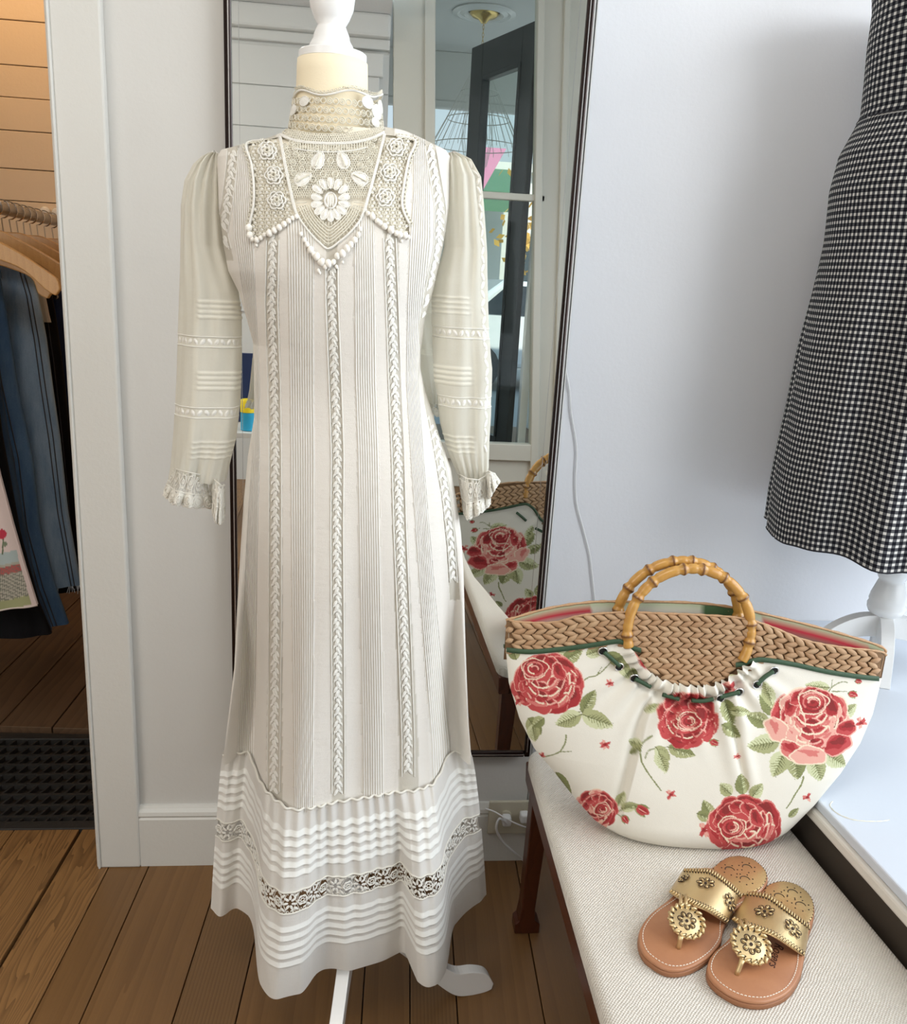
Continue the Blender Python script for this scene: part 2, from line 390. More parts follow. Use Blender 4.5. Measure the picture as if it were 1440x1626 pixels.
# ------------------------------------------------------------ socket, plugs and cables
pl = thing('wall_socket', 'cream double wall socket in the baseboard beneath the mirror', 'socket', tuple(onY(805, 1296, -.02)))
a = onY(777, 1271, -.02); b = onY(836, 1321, -.02)
PLATE = simple('cream_plate', (.55, .51, .40), .4)
MB().box(a[0], b[0]+.02, -.026, -.018, b[2], a[2]).build('cover_plate', PLATE, pl, bevel=.002)
for px in (803, 833):
    c = onY(px, 1294, -.026); MB().tube([(c[0], -.0255, c[2]), (c[0], -.032, c[2])], .0125, 20).build('receptacle', PLATE, pl, smooth=False, bevel=.001)
def plug(px, py, label):
    c = onY(px, py, -.032); o = thing('power_plug', label, 'plug', (c[0], -.032, c[2]))
    MB().box(c[0]-.010, c[0]+.010, -.054, -.032, c[2]-.012, c[2]+.010).build('body', CABLE, o, bevel=.004)
    return c
c1 = plug(803, 1297, 'white power plug pushed into the left socket beneath the mirror')
c2 = plug(831, 1292, 'white block plug in the right socket, half behind the bench leg')
cab = [c1+np.array([0, -.02, -.004]), onY(793, 1300, -.06), onY(788, 1316, -.06), onY(797, 1335, -.05), onY(812, 1350, -.045), onY(829, 1364, -.03), onZ(834, 1370, .004)]
MB().tube(catmull(cab, 8), .0028, 8).build('power_cable', CABLE, smooth=True, label='thick white cable looping from the socket plug down behind the bench', cat='cable')
cab = [onY(770, 1284, -.045), onY(785, 1289, -.05), onY(802, 1299, -.062), onY(815, 1306, -.058), onY(833, 1313, -.05), onY(850, 1316, -.04)]
MB().tube(catmull(cab, 8), .0017, 8).build('thin_cable', CABLE, smooth=True, label='thin white cable stretched sideways across the cream socket plate', cat='cable')
cab = [(868, 440), (880, 500), (893, 560), (899, 590), (905, 625), (907, 655), (913, 690), (916, 720), (914, 760), (916, 800), (926, 840), (936, 880), (941, 920), (945, 960), (950, 1010)]
MB().tube(catmull([onY(x, y, .294) for x, y in cab], 8), .0022, 8).build('wall_cable', CABLE, smooth=True, label='white cable hanging down the pale wall right of the mirror', cat='cable')

# ------------------------------------------------------------ window ledge and display alcove
NOSE = wall_paint('ledge_nosing_paint', (.66, .63, .57), .4, .25)
LX = .775; LZ = .485
lg = thing('window_ledge', 'white painted window display ledge with a moulded front edge, behind the bench', 'ledge', (1.2, -.8, 0))
le0 = onZ(1296, 1271, LZ); le1 = onZ(1440, 1426, LZ); sl = (le1[0]-le0[0])/(le1[1]-le0[1])
def lx(y): return le0[0]+(y-le0[1])*sl
y0, y1 = .299, -2.2
def slab(z0, z1, off0, off1): # long slab following the ledge edge
    return MB().add([(lx(y0)+off0, y0, z0), (2.4, y0, z0), (2.4, y1, z0), (lx(y1)+off0, y1, z0), (lx(y0)+off1, y0, z1), (2.4, y0, z1), (2.4, y1, z1), (lx(y1)+off1, y1, z1)],
        [(0,1,2,3),(7,6,5,4),(0,4,5,1),(1,5,6,2),(2,6,7,3),(3,7,4,0)])
slab(LZ-.018, LZ, .004, .004).build('ledge_top', LEDGEP, lg, bevel=.003)
slab(LZ-.036, LZ-.0181, -.006, -.004).build('nosing', NOSE, lg, bevel=.004)
slab(0, LZ-.0362, .012, .012).build('front_panel', DARKG, lg)  # dark colour paints in the shade of the gap under the nosing
t = NT('dry_scuff'); STN = t.fin(t.bsdf((.66, .64, .55), .6))
pts = [(1322, 1272), (1318, 1280), (1330, 1292), (1352, 1301), (1375, 1304), (1398, 1304), (1412, 1302)]
P = catmull([onZ(x, y, LZ+.0004) for x, y in pts], 6)
MB().tube(P, [.0006+.0008*abs(math.sin(i*.9)) for i in range(len(P))], 4).build('scuff_mark', STN, lg)
# display window frame at the right, out of view, letting the daylight in
wd = MB().box(2.52, 2.6, -3.2, .299, 0, .6).box(2.52, 2.6, -3.2, .299, 2.62, 2.72).box(2.52, 2.6, -3.3, -3.15, .6, 2.62).build('window_1', LEDGEP, **struct)

# ------------------------------------------------------------ bench
def weave(name, c0, c1, sc):
    t = NT(name); v = t.coord('Object'); sp = t.n('ShaderNodeSeparateXYZ'); t.l(v, sp.inputs[0])
    nz = t.noise(v, 60, 3); 
    a = t.math('SINE', t.math('ADD', t.math('MULTIPLY', sp.outputs[0], sc), t.math('MULTIPLY', nz, 3)))
    b = t.math('SINE', t.math('ADD', t.math('MULTIPLY', sp.outputs[1], sc*.95), t.math('MULTIPLY', nz, -3)))
    h = t.math('MULTIPLY', a, b); h2 = t.math('MULTIPLY', t.math('ADD', h, 1.0), .5)
    c = t.mix(h2, c0, c1); c = t.mix(t.math('MULTIPLY', t.noise(v, 220, 3), .35), c, tuple(x*.72 for x in c1))
    return t.fin(t.bsdf(c, .92, spec=.1, normal=t.bump(h2, .8, .002)))
BENF = weave('oatmeal_boucle_weave', (.56, .50, .42), (.84, .80, .73), 1300)
BZ = .405
bn = thing('bench', 'long mahogany bench with a cream woven upholstered top beside the window ledge', 'bench', (.55, -.8, 0))
def edge_l(y): return .3385+(y+.24)*.022
yb0, yb1 = -.205, -1.62
NR = 90; rows = []
prof = [(0, -.026), (0, -.014), (.002, -.006), (.007, -.0015), (.014, 0), (.03, .001)]
def bpoint(s, yv, w):
    return w
P = []
ys = [yb0-.0]+list(np.linspace(yb0-.012, yb1, 80))
for i, yv in enumerate([yb0, yb0, yb0-.003, yb0-.010]+list(np.linspace(yb0-.02, yb1, 80))):
    dz = (-.026, -.012, -.004, -.0008)[i] if i < 4 else 0
    cr_ = max(0, .035-(yb0-yv)); inset = .035-math.sqrt(max(0, .035**2-cr_**2)) if cr_ > 0 else 0
    xl, xr = edge_l(yv)+inset, lx(yv)-.0085-inset*0
    row = [(xl+o, yv, BZ+min(dz, q) if q < 0 else BZ+min(dz, 0)+q) for o, q in prof]
    for k in range(1, 40):
        x = xl+.03+(xr-xl-.06)*k/40; row.append((x, yv, BZ+dz+.001+.0008*math.sin(x*40+yv*17)))
    row += [(xr-o, yv, BZ+min(dz, q) if q < 0 else BZ+min(dz, 0)+q) for o, q in prof[::-1]]
    P.append(row)
MB().grid(P).build('upholstered_top', BENF, bn, smooth=True)
m = MB(); m.add([(edge_l(yb0)+.022, yb0-.006, 0), (edge_l(yb1)+.004, yb1, 0), (edge_l(yb1)+.03, yb1, 0), (edge_l(yb0)+.03, yb0-.004, 0)] , [])
m = MB(); zt, zb = BZ-.026, BZ-.072
m.add([(edge_l(yb0)+.003, yb0-.005, zb), (edge_l(yb1)+.003, yb1, zb), (edge_l(yb1)+.03, yb1, zb), (edge_l(yb0)+.03, yb0-.005, zb),
       (edge_l(yb0)+.001, yb0-.005, zt), (edge_l(yb1)+.001, yb1, zt), (edge_l(yb1)+.03, yb1, zt), (edge_l(yb0)+.03, yb0-.005, zt)],
      [(0,3,2,1),(4,5,6,7),(0,1,5,4),(1,2,6,5),(2,3,7,6),(3,0,4,7)]).build('side_rail', MAHOG, bn, bevel=.003)
MB().box(.37, .765, yb0-.03, yb0-.006, zb, zt).build('end_rail', MAHOG, bn, bevel=.003)
MB().box(.742, .765, yb1, yb0-.03, zb, zt).build('side_rail', MAHOG, bn, bevel=.003)
def leg(x, y, flare=0):
    b = MB(); pts = [(0, 0, 0), (.048, 0, 0), (.048, .04, 0), (0, .04, 0)]
    lv = [(0, .010+flare, .052), (.022, .010+flare, .052), (.03, .005+flare*.5, .034), (.06, .003, .028), (zb+.01, 0, .040)]
    V = []; Fc = []
    for (z, o, w) in lv: V += [(x-o, y-.036, z), (x-o+w, y-.036, z), (x-o+w, y, z), (x-o, y, z)]
    for i in range(len(lv)-1):
        for j in range(4): Fc.append((i*4+j, i*4+(j+1) % 4, i*4+4+(j+1) % 4, i*4+4+j))
    Fc += [(3, 2, 1, 0), tuple(len(lv)*4-4+j for j in range(4))]
    return b.add(V, Fc)
leg(.352, -.215, .004).build('leg', MAHOG, bn, bevel=.002); leg(.72, -.215).build('leg', MAHOG, bn, bevel=.002)
leg(.345, -1.45, .004).build('leg', MAHOG, bn, bevel=.002); leg(.72, -1.45).build('leg', MAHOG, bn, bevel=.002)

# ------------------------------------------------------------ what the mirror shows: shop front partition, vestibule, street
YP = -3.8
wf = MB().box(-3.6, .085, YP-.1, YP, 0, 2.72).build('wall_front', GREYP, **struct)
for a_, b_ in zip([1.05, 1.30, 1.58, 1.85, 2.10, 2.32], [1.30, 1.58, 1.85, 2.10, 2.32, 2.53]):
    box('shiplap_board', GREYP, -3.4, .084, YP, YP+.012+random.uniform(-.002, .002), a_+.002, b_-.002, wf, bevel=.003)
box('trim_4', GREYP, -3.5, .085, YP+.0, YP+.05, 2.545, 2.60, bevel=.008, **struct)
box('trim_5', GREYP, -3.5, .085, YP+.0, YP+.10, 2.60, 2.72, bevel=.015, **struct)
m = MB().box(-.10, .03, YP+.014, YP+.06, 0, 2.40).box(-.12, .05, YP+.014, YP+.075, 2.40, 2.52)
m.build('trim_6', GREYP, bevel=.006, **struct)
# glazed partition; it leans a little, as the old joinery in the photograph does
gp = thing('glazed_partition', 'cream painted glazed partition reflected in the wall mirror beside the lace dress', 'partition', (.6, YP, 0))
def post(xa0, xb0, xa1, xb1, z0, z1, y0_, y1_, name='post', mat=CREAMP):  # (x range at z0) (x range at z1)
    return MB().add([(xa0, y0_, z0), (xb0, y0_, z0), (xb0, y1_, z0), (xa0, y1_, z0), (xa1, y0_, z1), (xb1, y0_, z1), (xb1, y1_, z1), (xa1, y1_, z1)],
        [(0,3,2,1),(4,5,6,7),(0,1,5,4),(1,2,6,5),(2,3,7,6),(3,0,4,7)]).build(name, mat, gp, bevel=.006)
post(.20, .44, .085, .30, 0, 3.05, YP-.06, YP+.03); post(.395, .46, .262, .322, 0, 3.05, YP-.05, YP+.055, 'bead')
post(1.10, 1.50, .915, 1.30, 0, 3.05, YP-.06, YP+.03); post(1.095, 1.15, .905, .945, 0, 3.05, YP-.05, YP+.055, 'bead')
post(1.24, 1.285, 1.06, 1.095, 0, 3.05, YP-.05, YP+.06, 'bead')
post(.33, 1.05, .33, 1.05, 1.79, 1.83, YP-.03, YP+.03, 'glazing_bar'); post(.40, 1.12, .40, 1.12, .19, .30, YP-.03, YP+.05, 'sill')
post(.40, 1.14, .40, 1.14, 0, .19, YP-.03, YP+.02, 'kick_panel')
t = NT('window_glass'); gs = t.n('ShaderNodeBsdfGlossy'); gs.inputs['Roughness'].default_value = .02; tp_ = t.n('ShaderNodeBsdfTransparent'); mx_ = t.n('ShaderNodeMixShader'); mx_.inputs[0].default_value = .02
tp_.inputs[0].default_value = (.93, .96, .95, 1); t.l(tp_.outputs[0], mx_.inputs[1]); t.l(gs.outputs[0], mx_.inputs[2]); GLASS = t.fin(mx_)
MB().box(.33, 1.10, YP-.004, YP, .3, 1.79).build('pane', GLASS, gp); MB().box(.30, 1.00, YP-.004, YP, 1.83, 3.05).build('pane', GLASS, gp)
# open black entry door beyond it, swung outwards
dh = Vector((.955, YP-.08, 0)); df = Vector((.66, -4.62, 0)); dd = (df-dh); dl = dd.length; da = math.atan2(dd.y, dd.x)
DMt = Matrix.Translation(dh) @ Matrix.Rotation(da, 4, 'Z')
dr = thing('entry_door', 'open black glazed entry door seen in the wall mirror', 'door', tuple(dh))
def dbox(nm, x0, x1, z0, z1, y0_=-.022, y1_=.022, mat=BLACKW): return MB().box(x0, x1, y0_, y1_, z0, z1, DMt).build(nm, mat, dr, bevel=.005)
dbox('stile', 0, .14, .01, 2.80); dbox('stile', dl-.16, dl, .01, 2.80); dbox('top_rail', .14, dl-.16, 2.60, 2.80); dbox('bottom_rail', .14, dl-.16, .01, .30)
dbox('glazing_bead', .14, .165, .30, 2.60, -.03, .03); dbox('glazing_bead', dl-.185, dl-.16, .30, 2.60, -.03, .03); dbox('glazing_bead', .165, dl-.185, 2.575, 2.60, -.03, .03)
dbox('pane', .165, dl-.185, .30, 2.575, -.003, .003, GLASS)
dbox('handle', dl-.11, dl-.06, 1.0, 1.22, .022, .06, BRASS)
box('trim_7', WHITEW, 1.01, 1.06, YP-.16, YP-.07, 0, 2.95, bevel=.004, **struct)
# vestibule ceiling and outer shop front
box('ceiling_vestibule', CEILP, .0, 2.7, -6.4, -3.9, 3.14, 3.2, bevel=0, **struct)
MB().box(.0, .085, -6.3, -3.9, 0, 3.14).build('wall_vestibule', GREYP, **struct)
MB().box(.0, 2.7, -6.3, -6.2, 2.76, 3.14).box(.0, 2.7, -6.26, -6.18, 2.70, 2.76).build('wall_street', GREYP, bevel=.01, **struct)
box('trim_8', GREYP, 1.52, 1.60, -6.3, -6.2, 0, 2.7, **struct)
box('pavement', simple('pavement', (.42, .41, .39), .8, bump=.2), -6, 12, -26, -6.4, -.12, -.05, bevel=0, **struct)
FLB = box('floor_vestibule', WOOD_SM, .0, 2.7, -6.3, -3.9, -.06, -.002, bevel=0, **struct)
# wire lamp hanging from a brass canopy
LCX, LCY = .76, -5.06
la = thing('wire_pendant_lamp', 'white wire pendant lampshade on a brass chain, seen in the wall mirror', 'pendant lamp', (LCX, LCY, 3.14))
rr = [(.035, 2.98), (.06, 2.95), (.14, 2.80), (.235, 2.62), (.335, 2.44), (.34, 2.41)]
rr = [(r*.98, z-.18) for r, z in rr]
m = MB()
for k in range(30):
    a_ = 2*math.pi*k/30; m.tube([(LCX+r*math.cos(a_), LCY+r*math.sin(a_), z) for r, z in rr], .0022, 4)
for (r, z) in rr[:5]: m.tube([(LCX+r*math.cos(2*math.pi*k/40), LCY+r*math.sin(2*math.pi*k/40), z) for k in range(40)], .0032, 4, closed=True)
m.build('lamp_shade', WIREW, la)
m = MB()
for k in range(12):
    a_ = 2*math.pi*k/12; m.tube([(LCX+r*math.cos(a_), LCY+r*math.sin(a_), z) for r, z in ((.03, 2.72), (.10, 2.50), (.115, 2.30), (.08, 2.13), (.03, 2.08))], .002, 4)
m.build('inner_cage', WIREW, la)
m = MB()
for k in range(12):
    z = 3.07-k*.025; q = k % 2
    m.tube([(LCX+(.006*math.cos(b) if q else 0), LCY+(0 if q else .006*math.cos(b)), z+.016*math.sin(b)) for b in [2*math.pi*j/10 for j in range(10)]], .0018, 5, closed=True)
m.build('chain', BRASS, la)
MB().lathe([(.10, 3.139), (.105, 3.13), (.085, 3.11), (.04, 3.095), (.018, 3.07)][::-1], LCX, LCY, 32).build('canopy', BRASS, la, smooth=True)
m = MB().lathe([(.22, 3.139), (.225, 3.13), (.19, 3.12), (.17, 3.128), (.14, 3.118), (.12, 3.13), (.11, 3.139)], LCX, LCY, 40)
m.build('ceiling_medallion', WHITEW, label='white moulded ceiling rose above the wire pendant lamp in the mirror', cat='ceiling rose')
# street seen through the glass
AWG = simple('green_awning_fabric', (.10, .22, .13), .8); BPK = simple('pink_banner', (.75, .30, .48), .7); BLU = simple('pale_blue_siding', (.45, .75, .85), .7)
BRW = simple('white_siding', (.75, .74, .70), .7); TRU = simple('autumn_foliage', (.85, .52, .12), .8); TRK = simple('bark', (.10, .07, .05), .9)
sh = thing('street_building', 'pale building with a green awning across the street, seen in the mirror', 'building', (1.2, -16, 0))
MB().box(-2.5, 5.2, -17, -16, -.1, 3.4).build('wall', BRW, sh); MB().box(-2.7, 5.4, -17.1, -15.8, 3.4, 3.55).build('cornice', BRW, sh)
MB().add([(-2.5, -16, 3.5), (2.6, -16, 3.5), (2.6, -14.6, 2.9), (-2.5, -14.6, 2.9), (-2.5, -16, 3.35), (2.6, -16, 3.35), (2.6, -14.6, 2.55), (-2.5, -14.6, 2.55)], [(0,1,2,3),(7,6,5,4),(0,3,7,4),(1,5,6,2),(3,2,6,7),(0,4,5,1)]).build('awning', AWG, sh)
for k in range(4):
    w_ = MB().box(-1.8+k*1.6, -.9+k*1.6, -16.0, -15.93, .8, 2.2).build('window', GREYP, sh); MB().box(-1.75+k*1.6, -.95+k*1.6, -15.93, -15.91, .85, 2.15).build('pane', simple('dark_window_glass', (.05, .07, .08), .05), w_)
MB().add([(.95, -7.6, 2.62), (1.35, -7.6, 2.62), (1.0, -7.6, 1.95), (.95, -7.61, 2.62), (1.35, -7.61, 2.62), (1.0, -7.61, 1.95)], [(0,2,1),(3,4,5),(0,1,4,3),(1,2,5,4),(2,0,3,5)]).build('banner', BPK, label='pink pennant hanging outside the shop front, seen in the mirror', cat='pennant')
tr_ = thing('street_tree', 'small autumn tree with yellow leaves across the street, seen in the mirror', 'tree', (2.6, -11.5, 0))
MB().tube([(2.6, -11.5, -.1), (2.62, -11.5, 1.2), (2.55, -11.5, 2.0)], [.07, .06, .03], 8).build('trunk', TRK, tr_)
m = MB()
for k in range(260):
    p = Vector((random.gauss(2.6, .35), random.gauss(-11.5, .35), random.gauss(1.95, .35))); u = Vector((random.uniform(-1, 1), random.uniform(-1, 1), random.uniform(-1, 1))).normalized()*.07; w = u.orthogonal().normalized()*.05
    m.add([p-u, p+w, p+u, p-w], [(0, 1, 2, 3)])
m.build('foliage', TRU, tr_, kind='stuff')
cr_ = thing('parked_car', 'pale parked car in the street, seen in the mirror past the entry door', 'car', (2.2, -10.2, 0))
cp = [(0, .25), (4.2, .25), (4.25, .65), (3.9, .8), (3.1, .85), (2.6, 1.3), (1.1, 1.35), (.5, .88), (0, .8)]
CARP = simple('white_car_paint', (.78, .80, .82), .15)
MB().prism(cp, 1.6, Matrix(((1, 0, 0, .6), (0, 0, -1, -9.4), (0, 1, 0, 0), (0, 0, 0, 1)))).build('body', CARP, cr_, bevel=.06)
MB().prism([(.75, .92), (2.95, .90), (2.5, 1.24), (1.15, 1.29)], .02, Matrix(((1, 0, 0, .6), (0, 0, -1, -9.39), (0, 1, 0, 0), (0, 0, 0, 1)))).build('window', simple('car_glass', (.03, .04, .05), .05), cr_)
for x in (1.4, 4.0): MB().tube([(x, -9.36, .25), (x, -9.6, .25)], .30, 20).build('wheel', BLACKW, cr_)
# small table with a tin, glimpsed in the mirror between sleeve and skirt
q = refl(395, 686, -2.6); tz = q[2]; qx = q[0]
NAVY = simple('navy_cloth', (.012, .025, .085), .8, bump=.3, bscale=300)
tb = thing('side_table', 'small grey table carrying a yellow and blue tin, glimpsed in the mirror', 'table', (qx-.15, -2.7, 0))
box('table_top', TRIMP, qx-.5, qx+.16, -2.95, -2.58, tz-.028, tz-.003, tb); 
for x in (qx-.47, qx+.12):
    for y in (-2.92, -2.62): box('leg', BLACKW, x, x+.03, y, y+.03, 0, tz-.028, tb)
q2 = refl(404, 562, -2.9)
box('navy_board', NAVY, q2[0]-.22, q2[0]+.10, -2.93, -2.89, tz, q2[2], label='dark navy upright panel behind the tin, glimpsed in the mirror', cat='panel')
qt = refl(395, 680, -2.66); q1 = refl(395, 640, -2.66)
ti = thing('tin', 'round tin with yellow lid and blue side, glimpsed in the mirror beside the dress waist', 'tin', (qt[0], -2.66, tz))
MB().lathe([(.040, tz), (.040, tz+.088), (.038, tz+.09)], qt[0], -2.66, 28).build('body', simple('blue_label', (.03, .38, .62), .4), ti, auto=40)
MB().lathe([(.041, tz+.09), (.041, tz+.145), (.037, tz+.152)], qt[0], -2.66, 28).build('lid', simple('yellow_lid', (.90, .70, .02), .35), ti, auto=40)

# ------------------------------------------------------------ stockroom: rail, hangers, clothes
RX = lambda y: -.963-(y-.758)*.107
RZ = 1.42
rl = thing('clothes_rail', 'grey steel clothes rail carrying wooden hangers in the stockroom', 'clothes rail', (RX(1.2), 1.2, RZ))
MB().tube([(RX(.2), .2, RZ), (RX(1.911), 1.911, RZ)], .017, 24).build('pipe', STEEL, rl, auto=40)
MB().tube([(RX(1.89), 1.89, RZ), (RX(1.911), 1.911, RZ)], .035, 24).build('wall_flange', STEEL, rl)
MB().tube([(RX(.25), .25, RZ+.015), (RX(.25), .25, 2.719)], .012, 16).build('ceiling_rod', STEEL, rl)
for px, py in ((70, 336), (89, 338)):
    c = onY(px, py, 1.89)
    MB().lathe([(.004, -.012), (.016, -.010), (.021, 0), (.016, .008), (.004, .010)], 0, 0, 20).build('white_knob', WHITEW, rl, smooth=True, label='white porcelain knob').matrix_basis = Matrix.Translation((c[0], 1.90, c[2])) @ Matrix.Rotation(math.pi/2, 4, 'X')
HL = ['nearest the viewer, its arm cut off by the photo edge', 'second from the near end of the rail', 'third from the near end of the rail', 'fourth from the near end, above the pale jeans',
      'fifth from the near end of the rail', 'sixth from the near end, above the black jeans', 'seventh from the near end of the rail', 'eighth from the near end of the rail', 'ninth from the near end, above the darkest navy jeans',
      'tenth from the near end of the rail', 'eleventh from the near end of the rail', 'farthest along the rail, by the tan wall']
def hanger(i, y, half, drop, zc=0, rot=0):
    x0 = RX(y); z0 = RZ-.075+zc
    o = thing('wooden_hanger', 'curved beech hanger, %s' % HL[i], 'hanger', (x0, y, RZ), 'wooden hangers on the stockroom rail')
    up = [(0, .018), (.03, .016), (.07, -.002), (.12, -.028), (half-.03, -drop+.022), (half-.006, -drop+.004), (half, -drop-.018)]
    lo_ = [(half-.012, -drop-.034), (half-.035, -drop-.022), (.12, -.064), (.06, -.042), (0, -.030)]
    right = catmull([np.array(p) for p in up], 5)+catmull([np.array(p) for p in lo_], 4)
    poly = [tuple(p) for p in right]+[(-p[0], p[1]) for p in right[::-1][1:-1]]
    M_ = Matrix.Translation((x0, y-.006, z0)) @ Matrix.Rotation(rot, 4, 'Z') @ Matrix(((1, 0, 0, 0), (0, 0, 1, 0), (0, 1, 0, 0), (0, 0, 0, 1)))
    MB().prism(poly, .012, M_).build('shoulder_bar', HANGW, o, bevel=.003)
    hk = [(x0, y, z0+.01)]+[(x0-.004+.0235*math.cos(a_), y, RZ-.001+.0235*math.sin(a_)) for a_ in np.linspace(-math.pi/2, math.pi*.95, 14)]
    MB().tube(hk, .0018, 6).build('hook', CHROME, o)
ysn = [.50, .57, .64, .71, .78, .85, .92, .99, 1.06, 1.14, 1.23, 1.33]
for i, y in enumerate(ysn): hanger(i, y, (.205, .17, .215)[i % 3], (.085, .078, .09)[i % 3], (-.012, -.03, 0)[i % 3], random.uniform(-.12, .12))

def denim(name, c0, c1, fade=.5):
    t = NT(name); v = t.coord('Object'); tw = t.noise(t.coord('Object', (1, 1, .25)), 900, 2); n2 = t.ramp(t.noise(t.coord('Object', (1, 1, .22)), 16, 5, .65), [(.32, (0, 0, 0)), (.68, (1, 1, 1))])
    c = t.mix(t.math('MULTIPLY', n2, 1.0), c0, c1); c = t.mix(t.math('MULTIPLY', tw, .45), c, tuple(x*.55 for x in c0))
    return t.fin(t.bsdf(c, .85, spec=.15, normal=t.bump(t.math('ADD', tw, t.math('MULTIPLY', n2, 2)), .4, .002)))
SEAM = simple('denim_seam_thread', (.05, .05, .06), .9)
def garment(y, pts, width, mat, name, label, cat, depth=.034, seam=None, folds=7, amp=.007, legs=True, zlift=0, nonf=0):
    W = sorted([tuple(onY(px, py, y-depth*.3)) for px, py in pts], key=lambda p: -p[2])
    zz = [w[2] for w in W]; xx = [w[0] for w in W]
    z = np.linspace(zz[0], zz[-1], 60); xr = np.interp(z[::-1], zz[::-1], xx[::-1])[::-1]; n = 44
    o = thing(name, label, cat, (RX(y), y, 0))
    def surf(i, a_):
        wd_ = width*(1+.0*i); xc = xr[i]-wd_/2; dep = depth*(.55+.45*min(1, i/12))
        f = amp*math.sin(folds*a_+i*.03)+.8*amp*math.sin(3*a_+2+i*.05)+.35*amp*math.sin(13*a_+i*.11+y*40)-(1.6*amp*math.exp(-((math.cos(a_)-.0)/.10)**2) if legs else 0)
        ca, sa = math.cos(a_), math.sin(a_)
        return (xc+(wd_/2)*math.copysign(abs(ca)**.8, ca), y+(dep+f)*math.copysign(abs(sa)**.7, sa), z[i])
    P = [[surf(i, 2*math.pi*j/n) for j in range(n)] for i in range(60)]
    MB().grid(P, closed=True).build('legs' if legs else 'body', mat, o, smooth=True)
    if legs:
        MB().grid([[tuple(np.array(surf(i, 2*math.pi*j/n))+np.array([0, (-.003 if math.sin(2*math.pi*j/n) < 0 else .003), .002 if i == 0 else 0])+np.array([.003*math.cos(2*math.pi*j/n), 0, 0])) for j in range(n)] for i in (0, 1, 2)], closed=True).build('waistband', mat, o, smooth=True)
        for a_ in (seam or (-.62, -.50)):
            MB().tube([np.array(surf(i, a_))+np.array([.0008, -.0016, 0]) for i in range(0, 60, 1)], .0016, 5).build('outer_seam', SEAM, o, smooth=True)
        for a_ in (-1.3, -.35):
            b_ = [np.array(surf(i, a_))+np.array([0, -.004, .004 if i == 0 else 0]) for i in range(0, 4)]; MB().tube(b_, [.004]*4, 4).build('belt_loop', mat, o)
    return o, surf
D_LIGHT = denim('light_washed_denim', (.16, .28, .46), (.42, .56, .72)); D_MID = denim('mid_blue_denim', (.04, .10, .22), (.12, .22, .38))
D_DARK = denim('dark_blue_denim', (.02, .045, .10), (.06, .11, .19)); D_NAVY = denim('navy_denim', (.010, .018, .06), (.025, .045, .12)); D_BLK = denim('black_denim', (.003, .003, .004), (.008, .008, .010))
garment(1.30, [(104, 430), (118, 560), (130, 700), (134, 800), (136, 928)], .36, D_BLK, 'black_trousers', 'black trousers hanging farthest back on the stockroom rail', 'trousers')
garment(1.12, [(97, 428), (106, 520), (119, 640), (127, 760), (133, 925)], .34, D_NAVY, 'navy_jeans', 'dark navy jeans with a metal button, hanging next to the door casing', 'jeans', seam=(-.9, -1.2))
garment(1.00, [(74, 430), (86, 500), (96, 570), (106, 660), (118, 780), (130, 938)], .34, D_BLK, 'black_jeans', 'black jeans with a brass button between pale blue and navy pairs', 'jeans')
c = onY(61, 473, .98)
MB().tube([(c[0], .985, c[2]), (c[0], .977, c[2])], .0085, 14).build('jeans_button', BRASS, bpy.data.objects['black_jeans'], bevel=.001)
c = onY(88, 471, 1.08); MB().tube([(c[0], 1.085, c[2]), (c[0], 1.074, c[2])], .008, 14).build('jeans_button', STEEL, bpy.data.objects['navy_jeans'], bevel=.001)
garment(.975, [(62, 430), (70, 460), (78, 500), (81, 512)], .05, simple('white_lining', (.6, .58, .54), .8), 'white_garment', 'narrow white garment edge showing between the black and navy jeans', 'garment', depth=.006, amp=.001, legs=False)
ol, sl_ = garment(.78, [(40, 412), (58, 470), (71, 538), (82, 620), (93, 695), (106, 814), (126, 930)], .36, D_LIGHT, 'light_blue_jeans', 'pale washed blue jeans with a frayed raw hem', 'jeans', seam=(-.55, -.42, -1.15))
m = MB()
for k in range(46):
    a_ = -math.pi*random.uniform(.02, .98); p = np.array(sl_(59, a_)); m.tube([p, p+np.array([random.uniform(-.008, .008), random.uniform(-.004, .004), -random.uniform(.008, .028)])], .0011, 4)
m.build('frayed_hem', simple('frayed_threads', (.55, .62, .70), .9), ol, kind='stuff')
garment(.66, [(-6, 420), (8, 500), (24, 609), (49, 727), (61, 837), (85, 930), (107, 992)], .36, D_MID, 'mid_blue_jeans', 'mid blue jeans hanging in front of the pale washed pair', 'jeans', seam=(-.7, -.6, -1.2))
garment(.55, [(-30, 440), (-10, 560), (8, 680), (30, 800), (52, 920), (80, 1003)], .36, D_DARK, 'dark_blue_jeans', 'dark indigo jeans just behind the pale pink printed skirt', 'jeans', seam=(-.7, -.6))
garment(.44, [(-24, 500), (0, 690), (30, 850), (60, 960), (80, 1008)], .42, D_BLK, 'black_skirt', 'long black denim skirt with a stitched hem under the pale printed skirt', 'skirt', seam=(-1.5, -1.4))
